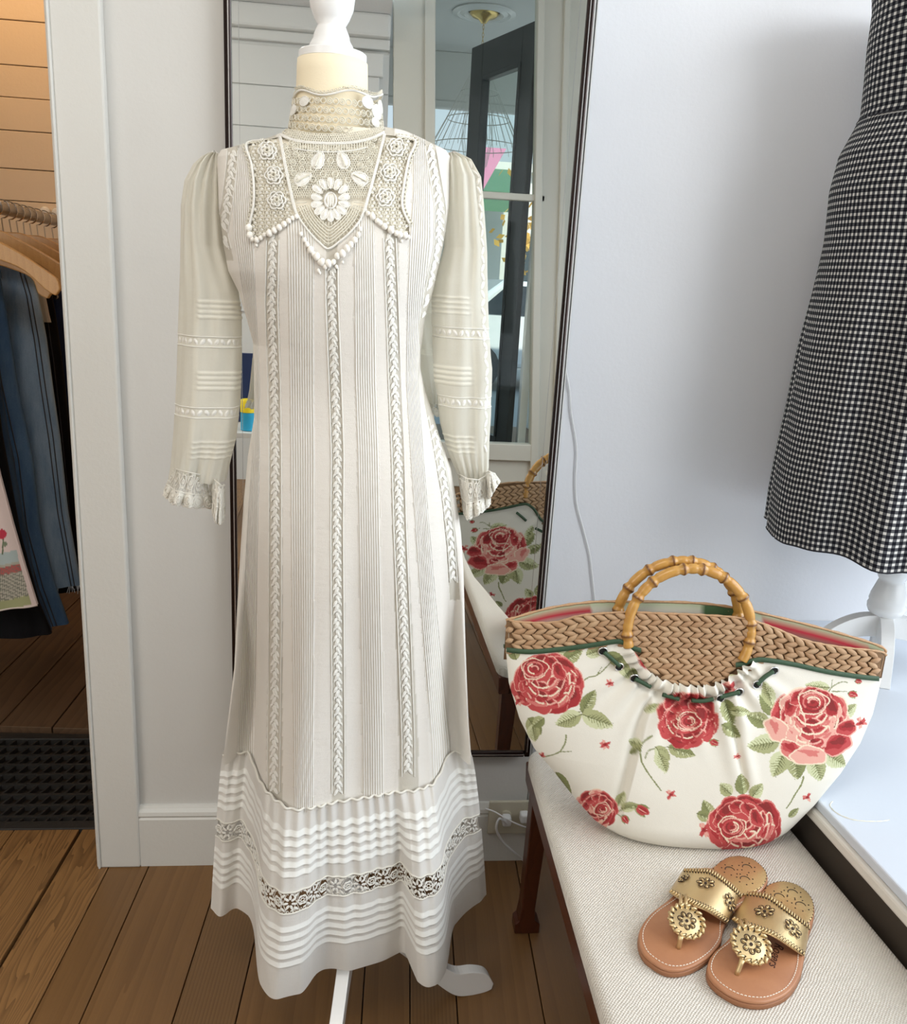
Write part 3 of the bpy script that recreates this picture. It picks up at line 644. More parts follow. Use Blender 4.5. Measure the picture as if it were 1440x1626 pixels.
# pale printed skirt at the photo's left edge
t = NT('pale_pink_print'); at = t.n('ShaderNodeAttribute', attribute_name='print'); PINKP = t.fin(t.bsdf(at.outputs['Color'], .85, spec=.1, normal=t.bump(t.noise(t.coord('Object'), 500, 3), .3, .001)))
yk = .36
Lk = [(-45, 560), (0, 755), (20, 830), (40, 900), (59, 961)]; Wk = [onY(a_, b_, yk) for a_, b_ in Lk]
zz = [w[2] for w in Wk]; xx = [w[0] for w in Wk]
n1, n2 = 190, 130; P = np.zeros((n1, n2, 3))
for i in range(n1):
    z = zz[0]+(zz[-1]-zz[0])*i/(n1-1); xr_ = np.interp(-z, [-q for q in zz], xx)
    for j in range(n2):
        s_ = j/(n2-1); x = xr_-.17*s_; P[i, j] = (x, yk-.012*math.sin(s_*3.0)-.004*math.sin(s_*14), z-.020*s_*(i/n1)**3)
sk = thing('printed_skirt', 'pale pink skirt printed with a town scene, hanging at the left photo edge', 'skirt', (RX(yk), yk, 0))
Pb = P.copy(); Pb[..., 1] += .008
pf = P.reshape(-1, 3); pp = proj(pf); colr = np.tile(np.array([.70, .58, .55]), (len(pf), 1))
X_, Y_ = pp[:, 0], pp[:, 1]; zc = Y_-(955+ -.0*X_)+ (58-X_)*-.25     # rows following the hem
hr = Y_-(961+(59-X_)*.22)
ns = np.sin(X_*1.9)+np.sin(Y_*1.3+X_*.7)+np.sin(X_*.6+Y_*2.1)
ins = X_ < 50+(Y_-960)*.28
def setm(mask, c): colr[mask & ins] = c
setm((hr < -3) & (hr > -95), (.42, .40, .33)); setm((hr < -3) & (hr > -20), (.36, .37, .20)); setm((hr < -18) & (hr > -62) & (ns > .2), (.20, .20, .17)); setm((hr < -18) & (hr > -62) & (ns < -1.2), (.55, .50, .42))
setm((hr < -60) & (hr > -72), (.45, .12, .11)); setm((hr < -60) & (hr > -72) & (ns > .5), (.22, .16, .14)); setm((hr < -76) & (hr > -95), (.42, .50, .50))
d1 = (X_-3)**2+(Y_-848)**2 < 60; colr[d1] = (.50, .05, .08); colr[(abs(X_-5+ (Y_-860)*.05) < 1.2) & (Y_ > 855) & (Y_ < 880)] = (.13, .17, .10); colr[((X_-8)**2+(Y_-864)**2 < 14)] = (.20, .24, .16)
o = MB().grid(P).build('panel', PINKP, sk, smooth=True); cattr(o, 'print', colr)
MB().grid(Pb).build('back_panel', simple('pale_pink_cloth', (.66, .55, .52), .85), sk, smooth=True)
hc = MB().tube([P[n1-1, j]+np.array([0, .002, 0]) for j in range(0, n2, 4)], .0028, 6).build('hem', simple('pale_hem', (.74, .66, .60), .85), sk, smooth=True)

# ------------------------------------------------------------ dress form and lace dress
YC = -.45
KS = .894                          # the form is a small size: its neck and collar measures carry this factor
def kz(z): return 1.3+(z-1.3)*KS
def sil(pts):                      # silhouette pixels -> (z, x) tables; the skirt's sides lie a little nearer the wall
    out = []
    for px, py in pts:
        z = 1.0
        for _ in range(6): yc = YC+.054*float(sstep(.94, .23, z)); z = onY(px, py, yc)[2]
        out.append((z, onY(px, py, yc)[0]))
    out.sort(); return np.array(out)
LS = sil([(462,200),(450,212),(425,222),(385,232),(352,241),(346,252),(350,330),(357,385),(365,430),(381,462),(393,502),(404,543),(405,620),(405,660),(395,721),(389,785),(385,842),(378,950),(372,1060),(366,1110),(360,1160),(355,1200)])
RS = sil([(608,192),(625,203),(660,218),(690,232),(708,241),(716,252),(712,330),(703,390),(687,462),(675,502),(667,563),(667,584),(675,620),(687,657),(699,697),(715,741),(723,785),(731,842),(735,900),(738,1000),(741,1080),(744,1150),(748,1200)])
ZS, ZH = .500, .175                # flounce seam and hem heights
SEAMPX = [(354,1200),(375,1196),(397,1194),(405,1222),(418,1250),(439,1271),(462,1286),(499,1282),(535,1273),(578,1267),(625,1258),(661,1255),(690,1244),(704,1215),(712,1194),(730,1195),(748,1200)]
HEMPX = [(336,1440),(345,1455),(354,1457),(372,1440),(385,1446),(400,1458),(407,1500),(408,1550),(420,1575),(435,1588),(459,1581),(484,1576),(495,1553),(510,1539),(530,1537),(553,1542),(607,1526),(640,1509),(650,1520),(655,1552),(676,1569),(697,1562),(711,1535),(716,1475),(737,1450),(755,1436),(766,1430),(771,1417)]
SW = np.array([onZ(a, b, ZS)[:2] for a, b in SEAMPX]); HW = np.array([onZ(a, b, ZH)[:2] for a, b in HEMPX])
for A in (SW, HW):
    for i in range(1, len(A)): A[i, 0] = max(A[i, 0], A[i-1, 0]+.0012)
HWs = (HW[:, 0]-HW[0, 0])/(HW[-1, 0]-HW[0, 0]); SWs = (SW[:, 0]-SW[0, 0])/(SW[-1, 0]-SW[0, 0])
def smooth_prof(s, ss, yy):
    k = np.array([-.014, -.007, 0, .007, .014]); return np.mean([np.interp(np.clip(s+d, 0, 1), ss, yy) for d in k], axis=0)
DEPZ = [kz(q_) for q_ in [0.3, .40, .60, .85, 1.0, 1.12, 1.22, 1.33, 1.40, 1.45, 1.475, 1.495, 1.52, 1.56]]
DEPV = [.16, .165, .150, .135, .118, .105, .125, .142, .125, .098, .080, .068, .058, .055]
DZF = np.linspace(.2, 1.7, 601); _k = np.exp(-.5*(np.arange(-30, 31)/11.)**2); _k /= _k.sum()
DVF = KS*np.convolve(np.pad(np.interp(DZF, DEPZ, DEPV), 30, mode='edge'), _k, 'valid')
def bodypt(phi, z, off=0.0):
    """front/back surface of the bodice and skirt; phi 0..pi front (left to right), pi..2pi back"""
    phi = np.asarray(phi, float); z = np.asarray(z, float)
    xl = np.interp(z, LS[:, 0], LS[:, 1]); xr = np.interp(z, RS[:, 0], RS[:, 1])
    yc = YC+.054*sstep(.94, .23, z); a = (xr-xl)/2+off; xc = (xl+xr)/2; x = xc-a*np.cos(phi); s = np.clip((x-xl)/(xr-xl), 0, 1)
    d = np.interp(z, DZF, DVF)+off; yfr = yc-d*np.abs(np.sin(phi))**.80
    ysm = smooth_prof(s, SWs, SW[:, 1]); w = sstep(1.05, ZS, z)
    # seam profile meets the side at yc
    e = np.minimum(s, 1-s); ysm = yc+(ysm-yc)*sstep(0, .05, e)
    yf = yfr*(1-w)+(ysm-off)*w
    # a few long soft folds falling from the waist
    fo = .0045*sstep(1.15, .7, z)*np.sin(s*23+2.0)*np.sin(phi)+.002*np.sin(s*47+z*3)*sstep(1.1, .5, z)*np.sin(phi)
    yb = yc+(.085+.03*sstep(1.0, .4, z)+off)*np.abs(np.sin(phi))**.85+.008*np.sin(phi*9)*sstep(1.0, .5, z)
    y = np.where(phi <= math.pi, yf+fo, yb)
    return np.stack([x, y, z+0*x], -1)
# canonical column coordinate U (units: photo pixels at waist height)
KY = [230, 300, 378, 482, 603, 721, 842, 1010, 1180, 1300]
KN = dict(L0=[375,370,371,388,400,400,392,384,378,376], L1=[399,396,401,405,412,412,408,405,402,402], A=[432,432,433,431,435,437,437,437,435,434],
 b1=[448,452,457,459,461,462,463,465,467,468], b2=[490,494,498,497,497,498,498,498,497,497], B=[526,526,526,527,532,536,535,536,537,537],
 c1=[558,560,562,563,564,568,570,573,576,577], c2=[592,594,594,596,597,601,603,606,609,610], C=[604,612,618.6,622.6,626.6,632,635,642,648,648],
 R0=[656,657,651,647,645,652,660,672,686,690], R1=[680,682,683,673,664,672,682,697,715,720])
order = ['L0', 'L1', 'A', 'b1', 'b2', 'B', 'c1', 'c2', 'C', 'R0', 'R1']; canon = [0, 34, 62, 86, 124, 160, 196, 232, 258, 282, 316]
def bodyU(px, py):
    K = np.array([np.interp(py, KY, KN[k]) for k in order]); px = np.asarray(px); U = np.zeros(px.shape)
    for i in range(len(order)-1):
        m_ = (px >= K[i]) & (px < K[i+1]); U = np.where(m_, canon[i]+(px-K[i])/(K[i+1]-K[i])*(canon[i+1]-canon[i]), U)
    U = np.where(px < K[0], -10, U); U = np.where(px >= K[-1], 330, U); return U
YOKE_C = [(c[0]/4.17+340, c[1]/4.17+60) for c in [(432,655),(475,890),(528,1130),(575,1215),(640,1300),(700,1360),(755,1398),(830,1350),(905,1285),(965,1210),(1003,1130),(1075,870),(1132,640),(1040,670),(920,695),(780,705),(620,695),(520,672)]]
LAP_L = [(c[0]/4.17+340, c[1]/4.17+60) for c in [(430,655),(330,680),(215,705),(245,830),(262,960),(262,1100),(235,1240),(240,1330),(285,1365),(380,1300),(470,1240),(550,1185),(528,1130),(475,890)]]
LAP_R = [(c[0]/4.17+340, c[1]/4.17+60) for c in [(1132,640),(1210,650),(1330,685),(1290,800),(1255,980),(1245,1120),(1290,1230),(1300,1320),(1260,1330),(1180,1280),(1100,1220),(1015,1160),(1003,1130),(1075,870)]]

zt = np.concatenate([np.linspace(ZS-.004, 1.39, 430), np.linspace(1.39, 1.4895, 110)[1:]])
NF = 300
ph_f = math.pi*(np.arange(NF)/(NF-1)); ph_f = ph_f-.10*np.sin(2*ph_f)*.6
Pf = bodypt(ph_f[None, :], zt[:, None])
pxy = proj(Pf); PX, PY = pxy[..., 0], pxy[..., 1]; U = bodyU(PX, PY)
dress = thing('lace_dress', 'long white cotton and lace dress with high collar, pintucks and flounced hem', 'dress', (-.03, YC, ZH))
yoke = inpoly(PX, PY, YOKE_C) | inpoly(PX, PY, LAP_L) | inpoly(PX, PY, LAP_R) | ((PY < 237) & (PX > 444) & (PX < 612))
tuck = np.zeros(U.shape); lace = np.zeros(U.shape)
for a_, b_ in ((0, 34), (86, 124), (196, 232), (282, 316)): tuck = np.maximum(tuck, ((U > a_-1) & (U < b_+1))*1.0)
for c_ in (62, 160, 258): lace = np.maximum(lace, (abs(U-c_) < 10)*1.0)
# E and D strips beside the sleeves
KE = ([225, 257, 329, 394, 470, 520, 640, 721, 785, 860, 950], [682, 687, 699, 697, 681, 672, 682, 697, 708, 716, 722]); KD = ([235, 257, 321, 370, 410], [369, 369, 361, 353, 362])
for K_, hw in ((KE, 8), (KD, 8)): lace = np.maximum(lace, ((abs(PX-np.interp(PY, *K_)) < hw) & (PY > K_[0][0]-3) & (PY < K_[0][-1]+3))*1.0)
tuck = tuck*(1-lace)
keep = ~(yoke[:-1, :-1] & yoke[1:, 1:] & yoke[:-1, 1:] & yoke[1:, :-1])
# slight real relief of tucks and insertion strips
rel = .0011*tuck*(.5+.5*np.sin(U*2*math.pi/4.1))-.0008*lace
Pf2 = Pf.copy(); Pf2[..., 1] -= rel
Pb_ = bodypt((math.pi+math.pi*np.arange(61)/60)[None, :], zt[::6][:, None])
mb = MB().grid(Pf2, keep)
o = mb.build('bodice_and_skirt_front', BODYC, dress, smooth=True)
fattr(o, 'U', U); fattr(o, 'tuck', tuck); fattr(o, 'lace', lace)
MB().grid(Pb_).build('bodice_and_skirt_back', FLOUC, dress, smooth=True)
bvh_b = BVHTree.FromPolygons([tuple(p) for p in Pf.reshape(-1, 3)], [(i*NF+j, i*NF+j+1, (i+1)*NF+j+1, (i+1)*NF+j) for i in range(len(zt)-1) for j in range(NF-1)])
# flounce -------------------------------------------------------------
def flounce(s, w, off=0):
    s = np.asarray(s, float); w = np.asarray(w, float)
    xa = SW[0, 0]+(SW[-1, 0]-SW[0, 0])*s; ya = smooth_prof(s, SWs, SW[:, 1]); xb = HW[0, 0]+(HW[-1, 0]-HW[0, 0])*s; yb = smooth_prof(s, HWs, HW[:, 1])
    e = np.minimum(s, 1-s); t_ = w**.8
    fr = .0034*np.sin(s*150+.8*np.sin(s*31))*(1-w)**1.6*sstep(0, .04, e)+.0022*np.sin(s*74+1.3)*np.sin(math.pi*np.clip(w, 0, 1))
    x = xa+(xb-xa)*t_; y = ya+(yb-ya)*t_-.005-.010*np.sin(math.pi*np.clip(w, 0, 1))*sstep(0, .1, e)+fr-off
    return np.stack([x, y, ZS+.004-(ZS-ZH)*w+0*x], -1)
TK = [.115, .165, .215, .265, .315, .60, .65, .70, .75, .80]
def tuckh(w):                     # saw-tooth pleats, thick at their lower edge
    h = np.zeros(np.shape(w)); dn = np.zeros(np.shape(w))
    for c_ in TK:
        u_ = (w-(c_-.013))/.028; in_ = (u_ >= 0) & (u_ <= 1); h = np.where(in_, .0026*u_, h); dn = np.where(in_, 1., dn)
    return h, dn
NS = 420; sg = np.linspace(0, 1, NS)
for nm, wa, wb_, nr in (('flounce_upper', 0, .405, 120), ('flounce_lower', .515, 1.0, 140)):
    wv = np.linspace(wa, wb_, nr); h, dn = tuckh(wv)
    P = flounce(sg[None, :], wv[:, None], h[:, None]); o = MB().grid(P).build(nm, FLOUC, dress, smooth=True)
    fattr(o, 'dens', np.repeat(dn, NS))
Pbk = []
for w in np.linspace(0, 1, 30):
    row = []
    xl, xr = (SW[0, 0]*(1-w)+HW[0, 0]*w), (SW[-1, 0]*(1-w)+HW[-1, 0]*w); yl, yr = (SW[0, 1]*(1-w)+HW[0, 1]*w), (SW[-1, 1]*(1-w)+HW[-1, 1]*w)
    for k in range(81):
        t_ = k/80; x = xl+(xr-xl)*(.5-.5*math.cos(math.pi*t_)); y = yl+(yr-yl)*t_+(.11+.01*w)*math.sin(math.pi*t_)**.7+.012*w*math.sin(t_*31)*math.sin(math.pi*t_)
        row.append((x, min(y, -.035), ZS+.004-(ZS-ZH)*w))
    Pbk.append(row)
MB().grid(Pbk).build('flounce_back', FLOUC, dress, smooth=True)
m = MB(); m.tube([tuple(p) for p in flounce(sg[::2], np.full(NS//2, .003))], .0022, 5); m.build('waist_seam', LACEC, dress, smooth=True)
m = MB(); m.tube([tuple(p) for p in flounce(sg[::2], np.full(NS//2, .405), .001)], .0014, 5); m.tube([tuple(p) for p in flounce(sg[::2], np.full(NS//2, .515), .001)], .0014, 5)
m.build('insertion_piping', LACEC, dress, smooth=True)
# lace band: arc-length mapping along the flounce
aw = flounce(sg, np.full(NS, .46)); al = np.concatenate([[0], np.cumsum(np.linalg.norm(np.diff(aw, axis=0), axis=1))]); AL = al[-1]
def fmap(l, h): return flounce(np.interp(l, al, sg), .46+h*.110/.040)       # l metres along, h metres down from the middle
class Lace:
    """draws thread outlines, rings, petals and leaves through a 2-D -> 3-D map"""
    def __init__(s, fn, out): s.fn = fn; s.m = MB(); s.out = out; s.r = MB()
    def pt(s, p, off=0): q = s.fn(p[0], p[1]); return None if q is None else np.asarray(q)+s.out*off
    def line(s, pts, r=.0006, off=0, closed=False, m=None, n=4):
        q = [s.pt(p, off) for p in pts]; q = [p for p in q if p is not None]
        if len(q) > 1: (m or s.m).tube(q, r, n, closed=closed and len(q) == len(pts), caps=False)
    def ring(s, x, y, R, r=.0006, n=12, off=0, ry=None): s.line([(x+R*math.cos(2*math.pi*k/n), y+(ry or R)*math.sin(2*math.pi*k/n)) for k in range(n)], r, off, True)
    def rosette(s, x, y, R, n, r, off=0, depth=.22, ph=0):
        s.line([(x+R*(1-depth+depth*abs(math.cos(n*a_/2)))*math.cos(a_+ph), y+R*(1-depth+depth*abs(math.cos(n*a_/2)))*math.sin(a_+ph)) for a_ in [2*math.pi*k/(n*6) for k in range(n*6)]], r, off, True, s.r, 6)
    def leaf(s, x, y, L, Wd, ang, h=.0012, rim=0.0005, off=0):
        ca, sa = math.cos(ang), math.sin(ang); V = []; c = s.pt((x, y), h+off)
        if c is None: return
        n = 10; ok = True
        for k in range(n):
            a_ = 2*math.pi*k/n; u_ = L/2*math.cos(a_); v_ = Wd/2*math.sin(a_)*(1-.35*math.cos(a_)); p = s.pt((x+u_*ca-v_*sa, y+u_*sa+v_*ca), off)
            if p is None: return
            V.append(p)
        s.r.add(V+[c], [(k, (k+1) % n, n) for k in range(n)])
        if rim: s.r.tube(V, rim, 4, closed=True)
LF = Lace(lambda l, h: fmap(np.array(l), np.array(h)), np.array([0, -1., 0]))
l = .008; k = 0
while l < AL-.012:
    if k % 2 == 0:
        LF.rosette(l, 0, .0085, 6, .0010, .001); LF.ring(l, 0, .0032, .0009, 8, .0015)
        for j in range(6): LF.leaf(l+.0062*math.cos(j*1.047), .0062*math.sin(j*1.047), .0042, .003, j*1.047, .0012, 0, .0005)
        st = .021
    else:
        for j in range(7):
            a_ = j*2*math.pi/7+.3; LF.leaf(l+.0075*math.cos(a_), .010*math.sin(a_), .0095, .0036, a_, .0010, .0004)
        st = .021
    for sgn in (-1, 1):
        LF.leaf(l+.010, sgn*.0125, .0095, .0040, sgn*.7, .001, .0004); LF.leaf(l+.004, sgn*.0148, .007, .003, -sgn*.5, .001, 0)
    LF.line([(l+st*.2, -.019), (l+st*.35, -.008), (l+st*.5, 0), (l+st*.35, .008), (l+st*.2, .019)], .0005)
    LF.line([(l+st*.8, -.019), (l+st*.62, -.009), (l+st*.5, 0), (l+st*.62, .009), (l+st*.8, .019)], .0005)
    l += st; k += 1
n_ = int(AL/.0055)
for k in range(n_):
    l = k*.0055; LF.line([(l, -.020), (l+.0028, -.0145)], .00045); LF.line([(l+.0055, -.020), (l+.0028, -.0145)], .00045); LF.line([(l, .020), (l+.0028, .0145)], .00045); LF.line([(l+.0055, .020), (l+.0028, .0145)], .00045)
LF.m.build('lace_band_threads', LACEC, dress, kind='stuff'); LF.r.build('lace_band_flowers', LACEB, dress, kind='stuff')

# thread-work on the bodice: hits on the cloth along the viewing ray, then nudged outwards
def bhit(px, py):
    r = Vector(ray(px, py)); h = bvh_b.ray_cast(Vector(CAM), r)
    return None if h[0] is None else np.array(h[0])
OUT = np.array([0, -.97, .24])
# leaf insertion strips
def strip(xs, ys, hw, label=None, step=13.6):
    Ls = Lace(bhit, OUT); y = ys[0]; k = 0
    Y = np.arange(ys[0], ys[-1], 5.0)
    for sgn in (-1, 1): Ls.line([(np.interp(v, ys, xs)+sgn*(hw+.8), v) for v in Y], .0009, .0006)
    while y < ys[-1]-6:
        x = float(np.interp(y, ys, xs)); d = 1 if k % 2 == 0 else -1
        Ls.leaf(x-d*1.2, y-3, 14.5, 5.4, math.pi/2+d*.42, .0015, .0005, .0003); Ls.leaf(x+d*3.6, y+3.5, 11.5, 4.4, math.pi/2-d*.55, .0013, .0005, .0003)
        Ls.leaf(x-d*5.6, y+4, 6.5, 2.6, math.pi/2+d*.2, .0008, 0, .0003)
        y += step; k += 1
    Ls.m.v_off = 0; b = len(Ls.r.v); Ls.r.add(Ls.m.v, Ls.m.f); Ls.r.build('leaf_insertion', LACEB, dress, kind='stuff', label=label)
strip([437]+KN['A'][2:], [386]+KY[2:][1:]+[1300] if 0 else [386]+KY[2:], 9) if 0 else None
for kk, y0_, y1_ in (('A', 382, 1272), ('B', 425, 1268), ('C', 378, 1256)):
    yy = np.arange(y0_, y1_+1, 20.); strip(list(np.interp(yy, KY, KN[kk])), list(yy), 9.2)
yy = np.arange(238, 520, 12.); strip(list(np.interp(yy, *KE)), list(yy), 8); yy = np.arange(240, 404, 12.); strip(list(np.interp(yy, *KD)), list(yy), 8)
yy = np.arange(660, 940, 14.); strip(list(np.interp(yy, *KE)), list(yy), 5, step=16)

# guipure yoke and lapels
def c2(x, y): return (x/4.17+340, y/4.17+60)
def inside(poly, x, y): return bool(inpoly(np.array([x]), np.array([y]), poly)[0])
LY = Lace(bhit, OUT)
def pip(pts, r=.0014, off=.0012, closed=False): LY.line([tuple(p) for p in catmull([np.array(c2(*p)) for p in pts], 6, closed)], r, off, closed, LY.r, 6)
for dx in (0, 9):
    pip([(432+dx,655),(475+dx,890),(528+dx,1130),(560+dx*.7,1195)], .0011); pip([(1132-dx,640),(1075-dx,870),(1003-dx,1130),(975-dx*.7,1190)], .0011)
pip([(528,1130),(575,1215),(640,1300),(700,1360),(755,1398),(830,1350),(905,1285),(965,1210),(1003,1130)], .0013)
for f_ in (.93, .86, .79, .72, .65, .58):
    cx_, cy_ = 768, 1080; pts = [(545,1120),(590,1215),(650,1295),(705,1350),(758,1385),(825,1340),(895,1275),(950,1205),(988,1120)]
    LY.line([tuple(p) for p in catmull([np.array(c2(cx_+(x-cx_)*f_, cy_+(y-cy_)*f_)) for x, y in pts], 4)], .0008, .0006)
for k in range(26):
    a_ = math.pi*(.02+.96*k/25); R1 = 165; e = np.array([math.cos(a_)*225, math.sin(a_)*(300 if abs(math.cos(a_)) < .3 else 260)])
    LY.line([c2(768+R1*math.cos(a_)*.95, 1080+R1*math.sin(a_)*.85), c2(768+e[0], 1080+e[1]*.98)], .0006, .0005)
for poly, st in ((YOKE_C, 3.6), (LAP_L, 5.4), (LAP_R, 5.4)):
    xs_ = [p[0] for p in poly]; ys_ = [p[1] for p in poly]
    top = 228 if poly is YOKE_C else 222
    y = max(min(ys_), top)
    rr_ = int((max(ys_)-y)/st)+1; cc_ = int((max(xs_)-min(xs_))/st)+1
    for i in range(rr_):
        for j in range(cc_):
            x_ = min(xs_)+j*st+(st/2 if i % 2 else 0); y_ = y+i*st
            cxx, cyy = 768/4.17+340, 1080/4.17+60
            if poly is YOKE_C:
                dd_ = math.hypot((x_-cxx), (y_-cyy)*1.0)
                if y_ > 312 or y_ < 229: continue
                if dd_ < 20: continue
            if not (inside(poly, x_, y_) and inside(poly, x_+st, y_) and inside(poly, x_, y_+st)): continue
            LY.line([(x_, y_), (x_+st*.9, y_)], .00062, .0003); LY.line([(x_+st*.5, y_), (x_+st*.5, y_+st)], .00062, .0003)
            if poly is not YOKE_C and (i+j) % 2 == 0: LY.leaf(x_+st*.5, y_+st*.5, st*1.0, st*.62, 0, .0010, 0, .0005)
# big sunburst flower
fx, fy = 770, 1080
for k in range(14):
    a_ = 2*math.pi*k/14+.22; R_ = (118 if math.sin(a_) < -.4 else 100)/4.17; x_, y_ = c2(fx, fy)
    LY.leaf(x_+R_*.92*math.cos(a_), y_+R_*1.0*math.sin(a_), 19, 9.6, a_+math.pi, .0018, .0008, .0010)
LY.line([c2(fx+38*math.cos(a_), fy+52*math.sin(a_)) for a_ in np.linspace(0, 6.02, 16)], .0013, .0016, True, LY.r)
for dx in (-16, 0, 16): LY.leaf(*c2(fx+dx, fy), 20, 3.6, math.pi/2, .0016, .0004, .0014)
for x_, y_, an in ((690, 812, 1.95), (850, 812, 1.2), (590, 935, 2.65), (962, 932, .5)):
    p = c2(x_, y_); LY.leaf(p[0], p[1], 29, 19, an+math.pi, .0020, .0010, .0010); LY.line([(p[0]-11*math.cos(an), p[1]-11*math.sin(an)), (p[0]+12*math.cos(an), p[1]+12*math.sin(an))], .0011, .0034)
for (x_, y_) in ((770, 760), (770, 815), (770, 945), (720, 905), (800, 905), (655, 870), (890, 870), (655, 940), (885, 945), (700, 965), (845, 965), (745, 985), (800, 985)): LY.ring(*c2(x_, y_), 4.6, .0009, 10, .001)
occ = []
for k in range(900):
    x_, y_ = random.uniform(440, 1120), random.uniform(665, 1000); p = c2(x_, y_)
    if not inside(YOKE_C, *p) or 640 < x_ < 915 and y_ > 745 or y_ > 900 and 600 < x_ < 960: continue
    if y_ < 735 and 560 < x_ < 1000: continue
    if any((p[0]-q[0])**2+(p[1]-q[1])**2 < 78 for q in occ): continue
    occ.append(p); LY.ring(p[0], p[1], 4.1, .0008, 10, .0009); LY.ring(p[0], p[1], 1.5, .0008, 6, .0012)
for k in range(30): x_ = 520+k*17; yb__ = 705-((x_-780)/400)**2*45; LY.line([c2(x_, yb__), c2(x_, yb__+46)], .0009, .0008)
for q_ in range(4):
    yo = -q_*14
    if q_ in (0, 1): pip([(440,648+yo*.6),(520,682+yo*.6),(620,699+yo*.6),(780,706+yo*.6),(920,699+yo*.6),(1040,672+yo*.6),(1126,632+yo*.6)], .0012)
    for k in range(44):
        x_ = 452+k*15.2; yb__ = 704-((x_-785)/345)**2*52+((x_-785)/345)*-8-16+yo
        LY.ring(*c2(x_+(7 if q_ % 2 else 0), yb__), 1.75, .00075, 8, .0008)
pip([(530,735),(640,752),(780,758),(920,748),(1010,728)], .0009)
for (x_, y_) in ((352,752),(395,915),(415,1080),(1205,728),(1162,895),(1132,1060)):
    p = c2(x_, y_); LY.rosette(p[0], p[1], 14.5, 6, .0012, .0018, .2); LY.rosette(p[0], p[1], 9.5, 6, .0011, .0032, .2, .3); LY.ring(p[0], p[1], 3.4, .0012, 8, .0040)
    for j in range(6): LY.leaf(p[0]+6*math.cos(j*1.047), p[1]+6*math.sin(j*1.047), 7.5, 5, j*1.047, .0014, 0, .0026)
# scalloped outer edges and pipings of the lapels
for pts in ([(330,680),(215,705),(245,830),(262,960),(262,1100),(235,1240)], [(1210,650),(1330,685),(1290,800),(1255,980),(1245,1120),(1290,1230)]):
    P_ = catmull([np.array(c2(*p)) for p in pts], 10)
    LY.line([tuple(p) for p in P_], .0016, .0016, False, LY.r, 6)
    for p in P_[::2]: LY.ring(p[0]-(2.5 if pts[0][0] < 700 else -2.5), p[1], 3.0, .0009, 8, .0012)
LY.m.build('guipure_net', LACEY, dress, kind='stuff'); LY.r.build('guipure_flowers', LACEB, dress, kind='stuff')
# bobbles hanging along the yoke and lapels: each its own part
bob = None; BOBM = simple('cotton_bobble', (.90, .87, .80), .9)
def bobble(px, py, r, stretch=1.25):
    global bob
    h = bhit(px, py)
    if h is None: return
    if bob is None:
        mb_ = MB(); n1_, n2_ = 6, 8
        pr = [(math.sin(math.pi*i/n1_)*1.0, -math.cos(math.pi*i/n1_)) for i in range(n1_+1)]
        mb_.lathe([(max(a, .02), b) for a, b in pr], 0, 0, n2_); bo = mb_.build('bobble', BOBM, dress, smooth=True); bob = bo.data; o = bo
    else:
        o = bpy.data.objects.new('bobble', bob); COL.objects.link(o); o.parent = dress
    o.matrix_parent_inverse = Matrix.Translation(-Vector(dress.location))
    o.location = Vector(h)+Vector(OUT)*(r*.8+.001); o.scale = (r, r, r*stretch); o.rotation_euler = (0, random.uniform(-.3, .3), 0)
PXM = .00085
for x_, y_, r_ in [(575,1305,7),(600,1345,8),(617,1375,9),(640,1410,11),(660,1440,9),(680,1455,12),(700,1490,9),(715,1492,12),(735,1520,9),(757,1500,12),(790,1490,9),(815,1450,10),(850,1435,12),(880,1400,11),(905,1375,10),(930,1345,10),(955,1310,9),(965,1270,7),(690,1545,6),(700,1560,5),(810,1520,6),(850,1490,5)]:
    bobble(x_/4.17+340, y_/4.17+60, r_/4.17*1.75*PXM)
for x_, y_, r_ in [(232,1265,14),(240,1315,14),(255,1340,9),(285,1345,11),(310,1330,9),(335,1310,9),(368,1300,13),(400,1282,12),(432,1262,12),(465,1240,11),(495,1218,10),(520,1200,9),(545,1190,9),(282,1378,6)]:
    bobble(x_/4.17+340, y_/4.17+60, r_/4.17*1.6*PXM, 1.1)
for x_, y_, r_ in [(1020,1170,9),(1048,1190,12),(1080,1218,10),(1098,1232,11),(1128,1256,12),(1170,1280,14),(1205,1300,11),(1228,1310,13),(1262,1315,13),(1285,1325,9),(1240,1350,6)]:
    bobble(x_/4.17+340, y_/4.17+60, r_/4.17*1.6*PXM, 1.1)

# collar ---------------------------------------------------------------
nx, nz0 = -.058, 1.500
colR = lambda z: .0735-(z-1.50)*.16+.004*(z > 1.56)
def collar_pt(a_, z, off=0): r = colR(z)*KS+off; return np.array([(nx+.004)*KS+r*1.0*math.sin(a_), YC-.002-r*.86*math.cos(a_), kz(z)])
def cmap(a_, z): return collar_pt(a_, z)
LC = Lace(cmap, np.array([0, -.9, .0])); 
def ctop(a_): return 1.552+.009*max(0, math.sin(a_))**1.5+.004*math.sin(a_*5)
ca = np.linspace(-math.pi, math.pi, 97)[:-1]
LC.line([(a_, ctop(a_)) for a_ in ca], .0014, 0, True, LC.r, 6); LC.line([(a_, ctop(a_)+.0032) for a_ in ca], .0007, 0, True)
LC.line([(a_, 1.490-.016*math.cos(a_)) for a_ in ca], .0014, 0, True, LC.r, 6); LC.line([(a_, 1.495-.016*math.cos(a_)) for a_ in ca], .0010, 0, True)
